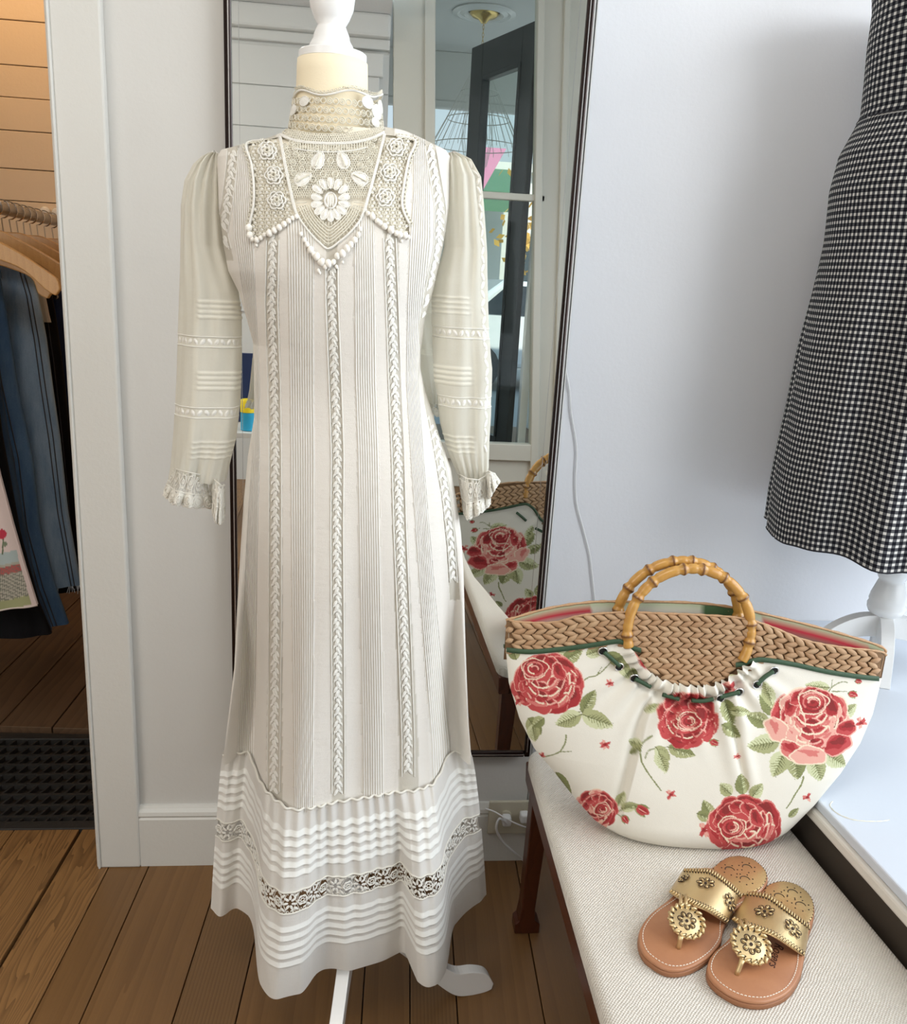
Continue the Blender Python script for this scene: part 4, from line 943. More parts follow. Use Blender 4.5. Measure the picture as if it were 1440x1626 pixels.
for i in range(5):
    z_ = 1.505+i*.0096
    for k in range(46):
        a_ = 2*math.pi*(k+.5*(i % 2))/46-math.pi; zz_ = z_-.015*math.cos(a_)*(1-i/5)
        LC.ring(a_, zz_, .058, .0008, 10, 0, .0041)
        if (k+i) % 2 == 0: LC.ring(a_, zz_, .022, .0008, 6, .0005, .0016)
for k in range(60):
    a_ = 2*math.pi*k/60-math.pi; LC.line([(a_, 1.495-.016*math.cos(a_)), (a_, 1.502-.016*math.cos(a_))], .0008)
for a0, z0_, sz in ((.75, 1.545, 1.0), (1.05, 1.535, 1.2), (1.3, 1.545, 1.1), (-.75, 1.540, .8), (-1.15, 1.530, .9), (.95, 1.520, .8)):
    LC.leaf(a0, z0_, .34*sz, .0, 0) if 0 else None
    n_ = 10; V = [collar_pt(a0+.17*sz*math.cos(2*math.pi*q_/n_), z0_+.0085*sz*math.sin(2*math.pi*q_/n_), .0012) for q_ in range(n_)]; LC.r.add(V+[collar_pt(a0, z0_, .0035)], [(q_, (q_+1) % n_, n_) for q_ in range(n_)]); LC.r.tube(V, .0007, 4, closed=True)
for k in range(72):
    a_ = 2*math.pi*k/72-math.pi; LC.ring(a_, ctop(a_)+.004, .030, .0006, 6, 0, .0020)
col_ = LC.m.build('collar_net', LACEY, dress, kind='stuff'); LC.r.build('collar_trim', LACEB, dress, smooth=True)

# sleeves --------------------------------------------------------------
def sleeve(name, outer, inner, pys, tucks, laces, flip, lab=None):
    n = 72; ro = len(pys); oy = [p[1] for p in outer]; ox = [p[0] for p in outer]; iy = [p[1] for p in inner]; ix = [p[0] for p in inner]
    P = np.zeros((ro, n, 3)); D = np.zeros((ro, n)); rnd = [random.uniform(0, 6) for _ in range(6)]
    for i, py in enumerate(pys):
        a_ = np.interp(py, oy, ox); b_ = np.interp(py, iy, ix); yc = YC-.005
        A = onY(a_, py, yc); B = onY(b_, py, yc); c_ = (A+B)/2; hw = abs(B[0]-A[0])/2
        t_ = i/(ro-1); dp = min(.050, hw*1.0)*(1-.25*t_)
        for j in range(n):
            th = 2*math.pi*j/n
            fold = (.0050*(1-t_)**3+.0008)*math.sin(th*11+rnd[0]+.6*math.sin(t_*9))+.0016*math.sin(th*7+t_*14+rnd[2])+.0035*math.sin(th*5+rnd[1]+t_*2)*(.5+t_*.5)+.0035*sstep(.80, 1.0, t_)*math.sin(th*17)
            dd_ = 0
            isf = math.sin(th) < 0
            for c in tucks:
                uq = (math.cos(th)+1)/2
                if abs(py-c) < 2.0 and isf and (uq > .38 if flip > 0 else uq < .62): D[i, j] = .6; dd_ = .0013
            for c in laces:
                if abs(py-c) < 7: dd_ = -.0005; D[i, j] = .35
            r_ = 1+(fold*.5+dd_)/max(hw, .02)
            P[i, j] = (c_[0]+hw*(1+dd_/max(hw, .02))*math.cos(th)+.25*fold*math.cos(th), yc+(dp*(1)+fold+dd_)*math.sin(th), c_[2])
            u_ = (math.cos(th)+1)/2
            if isf and (.30 < u_ < .40 if flip > 0 else .64 < u_ < .74): D[i, j] = max(D[i, j], .35+.35*math.sin(u_*220))
    o = MB().grid(P, closed=True).build(name, SLEEC, dress, smooth=True); fattr(o, 'dens', D)
    # cap
    top = P[0]; cen = top.mean(0)+np.array([0, 0, .004]); b = MB()
    b.add([tuple(p) for p in top]+[tuple(cen)], [(j, (j+1) % n, n) for j in range(n)]); b.build('sleeve_cap', FLOUC, dress, smooth=True)
    return P
pysL = list(np.concatenate([np.linspace(243, 275, 26), np.arange(276, 762, 1.6)]))
PL = sleeve('left_sleeve', [(334,243),(322,250),(310,262),(296,289),(290,329),(288,402),(286,482),(283.5,563),(282,600),(278,661),(275,701),(272,741),(268,765)],
   [(345,243),(350,262),(352,300),(352,340),(356,390),(368,425),(379,462),(384,503),(385,563),(384,584),(382,640),(375,693),(365,733),(357,768)], pysL,
   [478, 486, 494, 502, 588, 596, 604, 612, 696, 704, 712, 720], [540, 650], 1)
pysR = list(np.concatenate([np.linspace(244, 275, 26), np.arange(276, 770, 1.6)]))
PR = sleeve('right_sleeve', [(728,244),(747,253),(763.6,281),(767.6,321),(773.6,402),(775.6,482),(779.7,563),(781.7,584),(779.7,661),(777.6,701),(775.6,741),(770,775)],
   [(712,244),(706,262),(706,300),(706,340),(705,395),(690,450),(686,480),(687,523),(688,563),(689,600),(695,640),(699,673),(713,721),(727,753),(733,772)], pysR,
   [472, 480, 488, 496, 582, 590, 598, 606, 690, 698, 706, 714], [527, 635], -1)
# leaf strips round the sleeves
for P_, nm in ((PL, 'sleeve_insertion'), (PR, 'sleeve_insertion')):
    n = P_.shape[1]; pys = pysL if P_ is PL else pysR
    def smap(u_, py, P_=P_, pys=pys):
        i = np.interp(py, pys, range(len(pys))); i0 = int(min(max(i, 0), len(pys)-2)); f_ = i-i0; j = (math.pi+u_*math.pi)/(2*math.pi)*n; j0 = int(j) % n; g = j-int(j)
        a_ = P_[i0, j0]*(1-g)+P_[i0, (j0+1) % n]*g; b_ = P_[i0+1, j0]*(1-g)+P_[i0+1, (j0+1) % n]*g; return a_*(1-f_)+b_*f_
    Ls = Lace(smap, np.array([0, -1., 0]))
    for py in ((540, 650) if P_ is PL else (527, 635)):
        for sgn in (-1, 1): Ls.line([(k/30, py+sgn*8) for k in range(1, 30)], .0007, .0006)
        for k in range(13):
            u_ = .06+k*.068
            V = []
            for q_ in range(8):
                b_ = 2*math.pi*q_/8; V.append(smap(u_+.024*math.cos(b_)+(.012 if k % 2 else -.012)*math.sin(b_), py+5*math.sin(b_))+np.array([0, -.0006, 0]))
            Ls.r.add(V+[smap(u_, py)+np.array([0, -.0022, 0])], [(q_, (q_+1) % 8, 8) for q_ in range(8)])
    # long vertical leaf strip on the outer side of the sleeve
    uu = .76 if P_ is PR else .30
    for k in range(34):
        py = 262+k*13.5
        if (P_ is PL and k > 33) or (k > 14 and P_ is PL): break
        d = 1 if k % 2 else -1; V = []
        for q_ in range(8):
            b_ = 2*math.pi*q_/8; V.append(smap(uu+.030*math.sin(b_)+d*.02*math.cos(b_), py+6.5*math.cos(b_))+np.array([0, -.0006, 0]))
        if P_ is PR: Ls.r.add(V+[smap(uu, py)+np.array([0, -.0022, 0])], [(q_, (q_+1) % 8, 8) for q_ in range(8)])
    b = Ls.m; Ls.r.add(b.v, b.f); Ls.r.build(nm, LACEB, dress, kind='stuff')
# cuffs: open lace ending in a scalloped ruffle
def cuff(pts_top, pts_bot, name):
    T_ = [np.array(p, float) for p in pts_top]; B_ = [np.array(p, float) for p in pts_bot]
    def cm(u_, v_):
        k = len(T_)-1; i = min(int(u_*k), k-1); f_ = u_*k-i; a_ = T_[i]*(1-f_)+T_[i+1]*f_; b_ = B_[i]*(1-f_)+B_[i+1]*f_; p = a_*(1-v_)+b_*v_
        y = YC-.005-.042*math.sin(math.pi*min(max(u_, 0), 1))-.006*math.sin(u_*22)*v_; return onY(p[0], p[1], y)
    Lq = Lace(cm, np.array([0, -1., 0]))
    for v_ in (0, .62, 1.0): Lq.line([(k/60, v_+(.03*math.sin(k*1.05) if v_ == 1 else 0)) for k in range(61)], .0010, .0004, False, Lq.r, 5)
    nc = 6
    for k in range(nc):
        u_ = (k+.5)/nc
        Rr = .30
        def el(a_, rx, ry, cx=u_, cy=.30): return (min(max(cx+rx*math.cos(a_), 0), 1), cy+ry*math.sin(a_))
        Lq.line([el(2*math.pi*q_/18, .065*(.8+.2*abs(math.cos(3*2*math.pi*q_/18))), .22*(.8+.2*abs(math.cos(3*2*math.pi*q_/18)))) for q_ in range(18)], .0010, .001, True, Lq.r, 5)
        Lq.line([el(2*math.pi*q_/8, .020, .07) for q_ in range(8)], .0011, .0016, True, Lq.r, 5)
        for q_ in range(7): Lq.line([(u_-.08+q_*.027, .62), (min(max(u_-.08+q_*.027+random.uniform(-.03, .03), 0), 1), random.choice((.0, .1, .45)))], .0007)
        # ruffle scallops
        V = [cm(*el(2*math.pi*q_/12, .085, .22, u_, .82)) for q_ in range(12)]; c_ = cm(u_, .80)+np.array([0, -.006, 0]); Lq.r.add(V+[c_], [(q_, (q_+1) % 12, 12) for q_ in range(12)]); Lq.r.tube(V, .0010, 5, closed=True)
        for rx in (.055, .03): Lq.line([el(a_, rx, rx*2.5, u_, .84) for a_ in np.linspace(0, 6.0, 12)], .0008, .004)
    for q_ in range(60): u_ = random.random(); v_ = random.uniform(0, .6); Lq.line([(u_, v_), (min(1, u_+.05), v_+random.uniform(-.1, .12))], .0007)
    Lq.r.add(Lq.m.v, Lq.m.f); Lq.r.build(name, LACEC, dress)
cuff([(272,742),(290,748),(310,752),(332,757)], [(259,785),(275,800),(305,805),(341,806)], 'lace_cuff')
cuff([(334,757),(345,765),(352,772),(357,770)], [(337,812),(342,828),(350,832),(357,824)], 'lace_cuff')
cuff([(727,752),(742,760),(760,762),(776,752)], [(736,814),(742,824),(762,815),(779,800)], 'lace_cuff')
cuff([(770,752),(776,748),(780,750),(786,752)], [(772,792),(778,790),(786,776),(794,764)], 'lace_cuff')

# the dress form ---------------------------------------------------------
form = thing('dress_form', 'cream dress form on a white wooden tripod, wearing the white lace dress', 'dress form', (-.02, YC, 0))
zf = np.linspace(.69, kz(1.508), 110)
Pq = bodypt(np.linspace(0, 2*math.pi, 121)[:-1][None, :], zf[:, None], -.0055)
m = MB().grid(Pq, closed=True); m.build('torso', NET, form, smooth=True)
xn, yn = -.0515, YC
p0, p1 = onY(475, 92, YC), onY(585, 92, YC)
rn = .0525
zc_ = p0[2]-.002
MB().lathe([(.062*KS, kz(1.497)), (.0600*KS, kz(1.51)), (.0555*KS, kz(1.535)), (.0535*KS, kz(1.56)), (.0528*KS, kz(1.585)), (.0520*KS, zc_), (.048*KS, zc_+.0015)], xn-.004, yn, 48).build('neck', FORMC, form, smooth=True)
MB().lathe([(.043, zc_-.0), (.0450, zc_+.0015), (.0450, zc_+.0095), (.0435, zc_+.011), (.03, zc_+.0115)], xn-.004, yn, 48).build('neck_cap', WHITEW, form, auto=35)
b0 = zc_+.011
MB().lathe([(0.0291, b0+0.0000), (0.0299, b0+0.0036), (0.0286, b0+0.0089), (0.0268, b0+0.0116), (0.0246, b0+0.0152), (0.0232, b0+0.0215), (0.0201, b0+0.0286), (0.0183, b0+0.0322), (0.0228, b0+0.0393), (0.0282, b0+0.0519), (0.0299, b0+0.0644), (0.0286, b0+0.0769), (0.0241, b0+0.0894), (0.0170, b0+0.0983), (0.0072, b0+0.1046)], xn-.006, yn, 48).build('finial', WHITEW, form, smooth=True)
MB().lathe([(.018, .16), (.023, .20), (.023, .30), (.020, .36), (.017, .40), (.017, 1.0), (.045, 1.02), (.045, 1.03)], -.02, YC, 28).build('pole', WHITEW, form, smooth=True)
def stand_leg(cx, cy, ang, L=.30, h=.22, base=0.0, mat=WHITEW, parent=None, wd=.022, name='leg', low=True):
    sc = L/.30
    top = [(0, .20), (.03, .19), (.07, .155), (.11, .122), (.15, .095), (.19, .073), (.225, .058), (.26, .052), (.288, .040), (.303, .016)]
    bot = [(.300, .004), (.285, 0), (.255, .0), (.22, .008), (.18, .030), (.14, .055), (.10, .085), (.06, .115), (0, .14)]
    poly = [tuple(p) for p in catmull([np.array((a*sc, b)) for a, b in top], 5)]+[tuple(p) for p in catmull([np.array((a*sc, b)) for a, b in bot], 5)]
    if low is False:
        top = [(0, .29), (.03, .28), (.07, .235), (.11, .185), (.15, .135), (.19, .088), (.225, .058), (.26, .052), (.288, .040), (.303, .016)]; bot = [(.300, .004), (.285, 0), (.255, .0), (.225, .008), (.19, .040), (.15, .088), (.10, .14), (.06, .17), (0, .19)]
        poly = [tuple(p) for p in catmull([np.array((a*sc, b)) for a, b in top], 5)]+[tuple(p) for p in catmull([np.array((a*sc, b)) for a, b in bot], 5)]
    M_ = Matrix.Translation((cx, cy, base)) @ Matrix.Rotation(ang, 4, 'Z') @ Matrix(((1, 0, 0, 0), (0, 0, -1, wd/2), (0, 1, 0, 0), (0, 0, 0, 1)))
    return MB().prism(poly[::-1], wd, M_).build(name, mat, parent, bevel=.0015)
tip = onZ(778, 1560, .01); a1 = math.atan2(tip[1]-YC, tip[0]+.02)
stand_leg(-.02, YC, a1, math.hypot(tip[1]-YC, tip[0]+.02), .215, 0, WHITEW, form, low=False)
stand_leg(-.002, YC, math.atan2(-.30, -.045), .30, .215, 0, WHITEW, form)
stand_leg(-.02, YC, math.radians(105), .25, .215, 0, WHITEW, form, low=False)

# ------------------------------------------------------------ floral tote bag
BYL, BYR = -.440, -.500
BXL, BXR = onY(803, 1000, BYL)[0], onY(1404, 1055, BYR)[0]
def bym(x): return BYL+(BYR-BYL)*(x-BXL)/(BXR-BXL)
BOT = BZ+.0025
def btop(x): return None
def midXZ(px, py):
    x = .5
    for _ in range(5): p = onY(px, py, bym(x)); x = p[0]
    return p[0], p[2]
BL = np.array([midXZ(*p) for p in [(803,985),(803,1010),(803,1031),(808,1086),(824,1140),(846,1185),(876,1221),(905,1257),(937,1292),(968,1312)]])
BR = np.array([midXZ(*p) for p in [(1405,1040),(1400,1060),(1397,1077),(1383,1131),(1363,1176),(1332,1221),(1291,1266),(1252,1300),(1228,1316)]])
BL = np.vstack([BL, [BL[-1, 0]+.03, BOT]])[::-1]; BR = np.vstack([BR, [BR[-1, 0]-.012, BOT]])[::-1]
def bedge(z): return np.interp(z, BL[:, 1], BL[:, 0]), np.interp(z, BR[:, 1], BR[:, 0])
RIMF = [(803,986),(830,990),(880,990),(925,979),(993,974),(1050,976),(1106,978),(1174,983),(1219,995),(1277,1018),(1332,1029),(1395,1036),(1404,1042)]
RIMB = [(803,985),(871,968),(939,960),(993,960),(1106,963),(1174,971),(1241,985),(1332,1007),(1399,1027),(1405,1040)]
def bthick(x, z):
    xl, xr = bedge(z); s = np.clip((2*x-xl-xr)/(xr-xl), -1, 1); h = np.clip((z-BOT)/.33, 0, 1)
    T = (.016+.062*(1-h)**.9)*(1-np.abs(s)**2.6)**.55
    e = np.clip((z-BOT)/.045, 0, 1); return T*np.sqrt(np.clip(1-(1-e)**2*.55, 0, 1))
def bback_t(x, z):
    xl, xr = bedge(z); s = np.clip((2*x-xl-xr)/(xr-xl), -1, 1); return bthick(x, z)*(1-s*s)**.75
def bfront(x, z, off=0): return np.stack([x+0*z, bym(x)-bthick(x, z)-off, z+0*x], -1)
def bpx(px, py, off=0):
    y = -.47
    for _ in range(9): p = onY(px, py, y); y = float(bym(p[0])-bthick(p[0], p[2])-off)
    return onY(px, py, y)
RF = np.array([bpx(*p) for p in RIMF]); RBk = np.array([midXZ(*p) for p in RIMB])
TRIM = [(803,1031),(840,1034),(880,1032),(930,1026),(975,1019),(990,1020),(1004,1030),(1013,1042),(1022,1056),(1034,1067),(1050,1077),(1075,1084),(1100,1087),(1125,1085),(1150,1076),(1166,1064),(1178,1054),(1192,1047),(1215,1047),(1260,1054),(1310,1065),(1360,1073),(1397,1078)]
TR = np.array([bpx(*p, .004) for p in TRIM]);
for A in (TR, RF): A[0, 0] = BXL; A[-1, 0] = BXR
bag = thing('tote_bag', 'cream rose-print tote with woven straw top and bamboo ring handles, on the bench', 'bag', (.54, -.47, BZ))
# painter ---------------------------------------------------------------
SC = 2; OX, OY = 790, 1010; CW, CH_ = 630*SC, 350*SC
canvas = np.tile(np.array([.79, .755, .67]), (CH_, CW, 1))
def paint(poly, c):
    P_ = [((x-OX)*SC, (y-OY)*SC) for x, y in poly]; x0 = max(0, int(min(p[0] for p in P_))); x1 = min(CW, int(max(p[0] for p in P_))+2); y0 = max(0, int(min(p[1] for p in P_))); y1 = min(CH_, int(max(p[1] for p in P_))+2)
    if x1 <= x0 or y1 <= y0: return
    g = np.mgrid[y0:y1, x0:x1]; m_ = inpoly(g[1]+.5, g[0]+.5, P_); canvas[y0:y1, x0:x1][m_] = c
def blob(x, y, rx, ry, ang=0, wob=.1, k=14, seed=0, pinch=0):
    r_ = random.Random(seed); ph = [r_.uniform(0, 6.28) for _ in range(3)]; ca, sa = math.cos(ang), math.sin(ang); out = []
    for i in range(k*3):
        a_ = 2*math.pi*i/(k*3); w_ = 1+wob*(math.sin(3*a_+ph[0])+.7*math.sin(5*a_+ph[1])+.4*math.sin(8*a_+ph[2])); u_ = rx*math.cos(a_)*w_; v_ = ry*math.sin(a_)*w_*(1-pinch*math.cos(a_)); out.append((x+u_*ca-v_*sa, y+u_*sa+v_*ca))
    return out
C_DK, C_RD, C_MD, C_PK, C_LP, C_CR = (.22, .004, .008), (.36, .010, .018), (.50, .05, .055), (.64, .17, .15), (.76, .38, .31), (.82, .66, .50)
G1, G2, G3, G4 = (.38, .39, .19), (.22, .24, .09), (.13, .14, .05), (.60, .62, .38)
def leafp(x, y, L, W_, ang, pale=0):
    ca, sa = math.cos(ang), math.sin(ang)
    def T(u, v): return (x+u*ca-v*sa, y+u*sa+v*ca)
    k = 13; up = []; dn = []
    for i in range(k+1):
        t_ = i/k; w_ = W_*.5*math.sin(math.pi*min(1, t_**.8))**.8*(1+.10*(i % 2)); up.append(T(L*t_, -w_)); dn.append(T(L*t_+(.02*L if i % 2 else 0), w_))
    paint(up+dn[::-1], G4 if pale else G1); paint(up+[T(L*i/k, 0) for i in range(k, -1, -1)], G1 if pale else G2)
    for i in range(2, 10):
        t_ = i/11; w_ = W_*.5*math.sin(math.pi*t_**.8)
        for sg_ in (-1, 1): a_ = T(L*t_, 0); b_ = T(L*(t_+.16), sg_*w_*.8); c_ = T(L*(t_+.05), 0); paint([a_, b_, c_], G3 if sg_ < 0 or not pale else G2)
        if i % 2: a_ = T(L*t_+.05*L, W_*.08); b_ = T(L*(t_+.19), w_*.75); c_ = T(L*(t_+.13), W_*.06); paint([a_, b_, c_], G4)
    paint([T(0, -.7), T(L*.95, 0), T(0, .7)], G3)
def stroke(pts, w0, w1, c):
    P_ = catmull([np.array(p, float) for p in pts], 8); n_ = len(P_); L_, R_ = [], []
    for i, p in enumerate(P_):
        d_ = P_[min(i+1, n_-1)]-P_[max(i-1, 0)]; d_ = d_/(np.hypot(*d_)+1e-9); w_ = w0+(w1-w0)*i/(n_-1); w_ = w_ if 0 < i < n_-1 else w_*.4; q_ = np.array([-d_[1], d_[0]])*w_/2; L_.append(tuple(p+q_)); R_.append(tuple(p-q_))
    paint(L_+R_[::-1], c)
def petal(x, y, rx, ry, ang, base, seed):
    r_ = random.Random(seed); cols = {'r': (C_LP, C_MD, C_RD, C_DK), 'p': (C_CR, C_PK, C_MD, C_RD), 'm': (C_PK, C_RD, C_DK, C_DK), 'l': (C_CR, C_LP, C_LP, C_PK)}[base]
    ca, sa = math.cos(ang), math.sin(ang)
    paint(blob(x, y, rx, ry, ang, .07, seed=seed), cols[0]); paint(blob(x+sa*ry*.06, y-ca*ry*.06+1, rx*.91, ry*.86, ang, .07, seed=seed), cols[1])
    paint(blob(x+r_.uniform(-.1, .1)*rx, y-ry*.18, rx*.72, ry*.55, ang, .16, seed=seed+1), cols[2]); paint(blob(x+r_.uniform(-.2, .2)*rx, y-ry*.30, rx*.5, ry*.30, ang+.2, .2, seed=seed+2), cols[3])
def rose(x, y, R, seed, pal='rpm', cx=-.15, cy=-.28, sq=.86):
    r_ = random.Random(seed)
    # guard petals
    for i in range(9):
        a_ = 2*math.pi*i/9+r_.uniform(-.2, .2); rr_ = R*(.62+.1*r_.random()); petal(x+rr_*math.cos(a_), y+rr_*sq*math.sin(a_), R*.40, R*.30, a_+math.pi/2, r_.choice(pal), seed*31+i)
    # bowl petals: wide crescents wrapping under the heart
    xc, yc_ = x+cx*R, y+cy*R
    paint(blob(x+.02*R, y+.02*R, R*.74, R*.66, 0, .05, seed=seed), C_MD)
    for j, (f_, n_) in enumerate(((.74, 7), (.60, 6), (.46, 5))):
        for i in range(n_):
            a_ = math.pi*(-.12+1.24*(i+.5)/n_)+r_.uniform(-.1, .1); bx = x+(cx*.35*j*.5)*R+R*f_*.80*math.cos(a_); by = y+(-.02-.12*j)*R+R*f_*.70*math.sin(a_)
            petal(bx, by, R*(.30-.04*j), R*(.155-.012*j), a_+math.pi/2+r_.uniform(-.3, .3), r_.choice(pal), seed*77+j*11+i)
            # cream curl
            t0 = a_+math.pi/2; stroke([(bx-R*.22*math.cos(t0), by-R*.22*math.sin(t0)-1), (bx+R*.03*math.sin(a_), by+R*.05), (bx+R*.22*math.cos(t0), by+R*.22*math.sin(t0)-1)], R*.05, R*.035, C_CR if r_.random() < .6 else C_LP)
    for i in range(5):
        a_ = math.pi*(1.05+.9*(i+.5)/5); petal(x+cx*R*.4+R*.50*math.cos(a_), y+cy*R*.3+R*.50*math.sin(a_), R*.26, R*.17, a_+math.pi/2, r_.choice('rm'), seed*13+i)
    # heart spiral
    paint(blob(xc+.06*R, yc_, R*.36, R*.29, 0, .07, seed=seed+5), C_CR); paint(blob(xc+.06*R, yc_, R*.33, R*.26, 0, .07, seed=seed+5), C_RD)
    for k in range(4):
        rr_ = R*(.29-.062*k); a0 = r_.uniform(0, 6.28)
        stroke([(xc+.06*R+rr_*math.cos(a0+t_), yc_+rr_*.78*math.sin(a0+t_)) for t_ in np.linspace(0, 3.6, 8)], R*.045, R*.03, (C_LP, C_PK, C_CR, C_LP)[k]); 
        stroke([(xc+.06*R+rr_*.88*math.cos(a0+2.9+t_), yc_+rr_*.7*math.sin(a0+2.9+t_)) for t_ in np.linspace(0, 2.6, 7)], R*.05, R*.03, (C_DK, C_MD, C_DK, C_RD)[k])
    paint(blob(xc+.06*R, yc_, R*.05, R*.04, 0, .2, seed=3), C_DK)
def bud(x, y, s, ang, seed=1):
    leafp(x-4*s*math.cos(ang), y-4*s*math.sin(ang), 14*s, 6*s, ang+.35); leafp(x-4*s*math.cos(ang), y-4*s*math.sin(ang), 14*s, 6*s, ang-.35)
    paint(blob(x+4*s*math.cos(ang), y+4*s*math.sin(ang), 6.5*s, 4.2*s, ang, .08, seed=seed), C_MD); paint(blob(x+4.5*s*math.cos(ang), y+4.5*s*math.sin(ang)-.5*s, 4.5*s, 2.4*s, ang, .1, seed=seed), C_RD); stroke([(x, y), (x+8*s*math.cos(ang), y+8*s*math.sin(ang)+1)], 1*s, .5*s, C_LP)
def floret(x, y, s, seed):
    r_ = random.Random(seed)
    for i in range(6): a_ = i*1.05+r_.random(); paint(blob(x+s*.45*math.cos(a_), y+s*.45*math.sin(a_), s*.42, s*.24, a_, .15, seed=seed+i), (C_PK, C_LP, C_MD)[i % 3])
    paint(blob(x, y, s*.32, s*.28, 0, .2, seed=seed), C_RD); paint(blob(x, y, s*.12, s*.12), C_DK)
# top left rose group (left rose, leaves, stems)
for a_ in [(820,1048,26,18,-1.9),(872,1052,44,22,-.9,1),(893,1050,36,22,-.5),(930,1040,30,18,-.3,1),(838,1140,34,24,.9),(845,1150,28,20,1.4,1),(965,1036,40,20,.7),(985,1050,32,18,1.1,1),(1003,1060,24,12,1.25)]: leafp(*a_)
stroke([(905,1100),(930,1078),(948,1072),(962,1060),(975,1045)], 2.2, 1.4, G2); stroke([(948,1072),(956,1058)], 1.6, .8, G2); stroke([(900,1135),(925,1130),(924,1138)], 2, 1.6, G2)
leafp(924,1132,42,22,-1.05); leafp(923,1134,44,26,2.75,1); leafp(923,1134,54,27,.36,1); leafp(864,1140,24,18,2.5)
stroke([(899,1166),(897,1180),(888,1194),(868,1201),(858,1202)], 2.6, 1.8, G2); stroke([(888,1194),(908,1193)], 2, .8, G2); floret(860,1200,7,3)
rose(870, 1086, 60, 11, 'rmpr', -.42, -.40, .78)
floret(968,1085,8,5); floret(961,1182,10,6); floret(1065,1262,10,8); floret(824,1112,10,9); floret(1170,1201,6,10)
# middle rose
leafp(1022,1130,30,14,-.4,1); leafp(1150,1110,44,24,1.25); leafp(1146,1150,36,20,.6); leafp(1158,1128,34,16,.1,1)
stroke([(1036,1168),(1019,1182),(1018,1206),(1028,1226),(1050,1256)], 3, 2, G2); stroke([(1024,1205),(1030,1192),(1046,1188),(1062,1186)], 2, 1.4, G2)
leafp(1040,1186,32,19,.72,1); leafp(1044,1190,40,22,1.2,1); leafp(1060,1186,46,22,.30); leafp(1020,1184,24,16,3.5,1); leafp(1016,1186,20,12,2.6)
rose(1090, 1144, 52, 23, 'rrm', .02, .02, .92)
bud(1130, 1178, 1.1, .35)
# right big rose
leafp(1232,1136,42,22,-2.25); leafp(1226,1120,40,20,-1.9,1); leafp(1222,1150,40,24,-2.75); leafp(1238,1178,52,30,3.0,1); leafp(1246,1192,46,30,2.0,1); leafp(1262,1196,42,30,1.45); leafp(1290,1200,42,30,1.25,1); leafp(1310,1196,38,28,.55,1); leafp(1336,1140,32,18,-.75,1)
leafp(1318,1092,40,16,3.25,1); stroke([(1312,1108),(1320,1092),(1336,1083),(1346,1084)], 2, 1.4, G2); stroke([(1320,1092),(1322,1078)], 1.4, .8, G2); bud(1350, 1102, 1.1, .15); stroke([(1320,1098),(1345,1098)], 1.8, 1.2, G2); bud(1360, 1082, .8, -.05)
stroke([(1276,1232),(1272,1246),(1262,1262),(1254,1276),(1248,1284)], 2.8, 1.8, G2); floret(1367,1148,11,14); floret(1282,1266,9,15); leafp(1252,1298,22,10,-.75)
rose(1288, 1144, 68, 42, 'lplpr', -.02, -.42, .78)
for i, (x, y, rx, ry, an) in enumerate([(1232,1158,22,17,.9),(1258,1192,24,15,.5),(1284,1200,30,16,0),(1330,1182,24,17,-.5),(1344,1156,17,13,-.3)]): petal(x, y, rx, ry, an, 'lplrr'[i], 900+i)
# bottom left rose and bud
leafp(882,1226,44,15,.95); leafp(966,1290,32,22,-2.1,1); leafp(980,1280,26,16,-1.1,1); leafp(985,1284,30,16,-.2,1)
stroke([(978,1290),(995,1283),(1012,1284)], 2, 1.4, G2); stroke([(976,1290),(992,1300)], 1.8, 1, G2); bud(1014, 1284, 1.7, .45, 7); bud(990, 1298, 1.1, .9, 8)
rose(945, 1286, 38, 57, 'rml', .25, -.02, .85)
# bottom right rose
leafp(1130,1300,32,20,-2.0); leafp(1106,1292,30,18,.3); leafp(1180,1262,34,22,-1.7); leafp(1192,1268,30,20,-.9,1); leafp(1162,1262,26,20,-2.4,1)
rose(1182, 1312, 62, 66, 'rmpr', -.38, .02, .72)
floret(1118,1318,14,22)
# the gathered casing by the ring: rose scrap, leaf scraps
leafp(1130,1072,26,14,-.3); leafp(1150,1066,24,12,.1,1); petal(1025, 1050, 16, 10, .7, 'm', 5); petal(1018, 1040, 12, 8, .6, 'p', 6); floret(1158,1092,14,30)
def sample(px, py):
    x_ = np.clip(((px-OX)*SC).astype(int), 0, CW-1); y_ = np.clip(((py-OY)*SC).astype(int), 0, CH_-1); return canvas[y_, x_]
t = NT('printed_cotton_canvas'); at = t.n('ShaderNodeAttribute', attribute_name='print'); cc_ = t.mix(t.math('MULTIPLY', t.noise(t.coord('Object'), 1500, 2), .12), at.outputs['Color'], (.55, .52, .45))
PRINT = t.fin(t.bsdf(cc_, .88, spec=.15, normal=t.bump(t.math('ADD', t.noise(t.coord('Object'), 1100, 2), t.math('MULTIPLY', t.noise(t.coord('Object'), 22, 3), 3)), .25, .0015)))
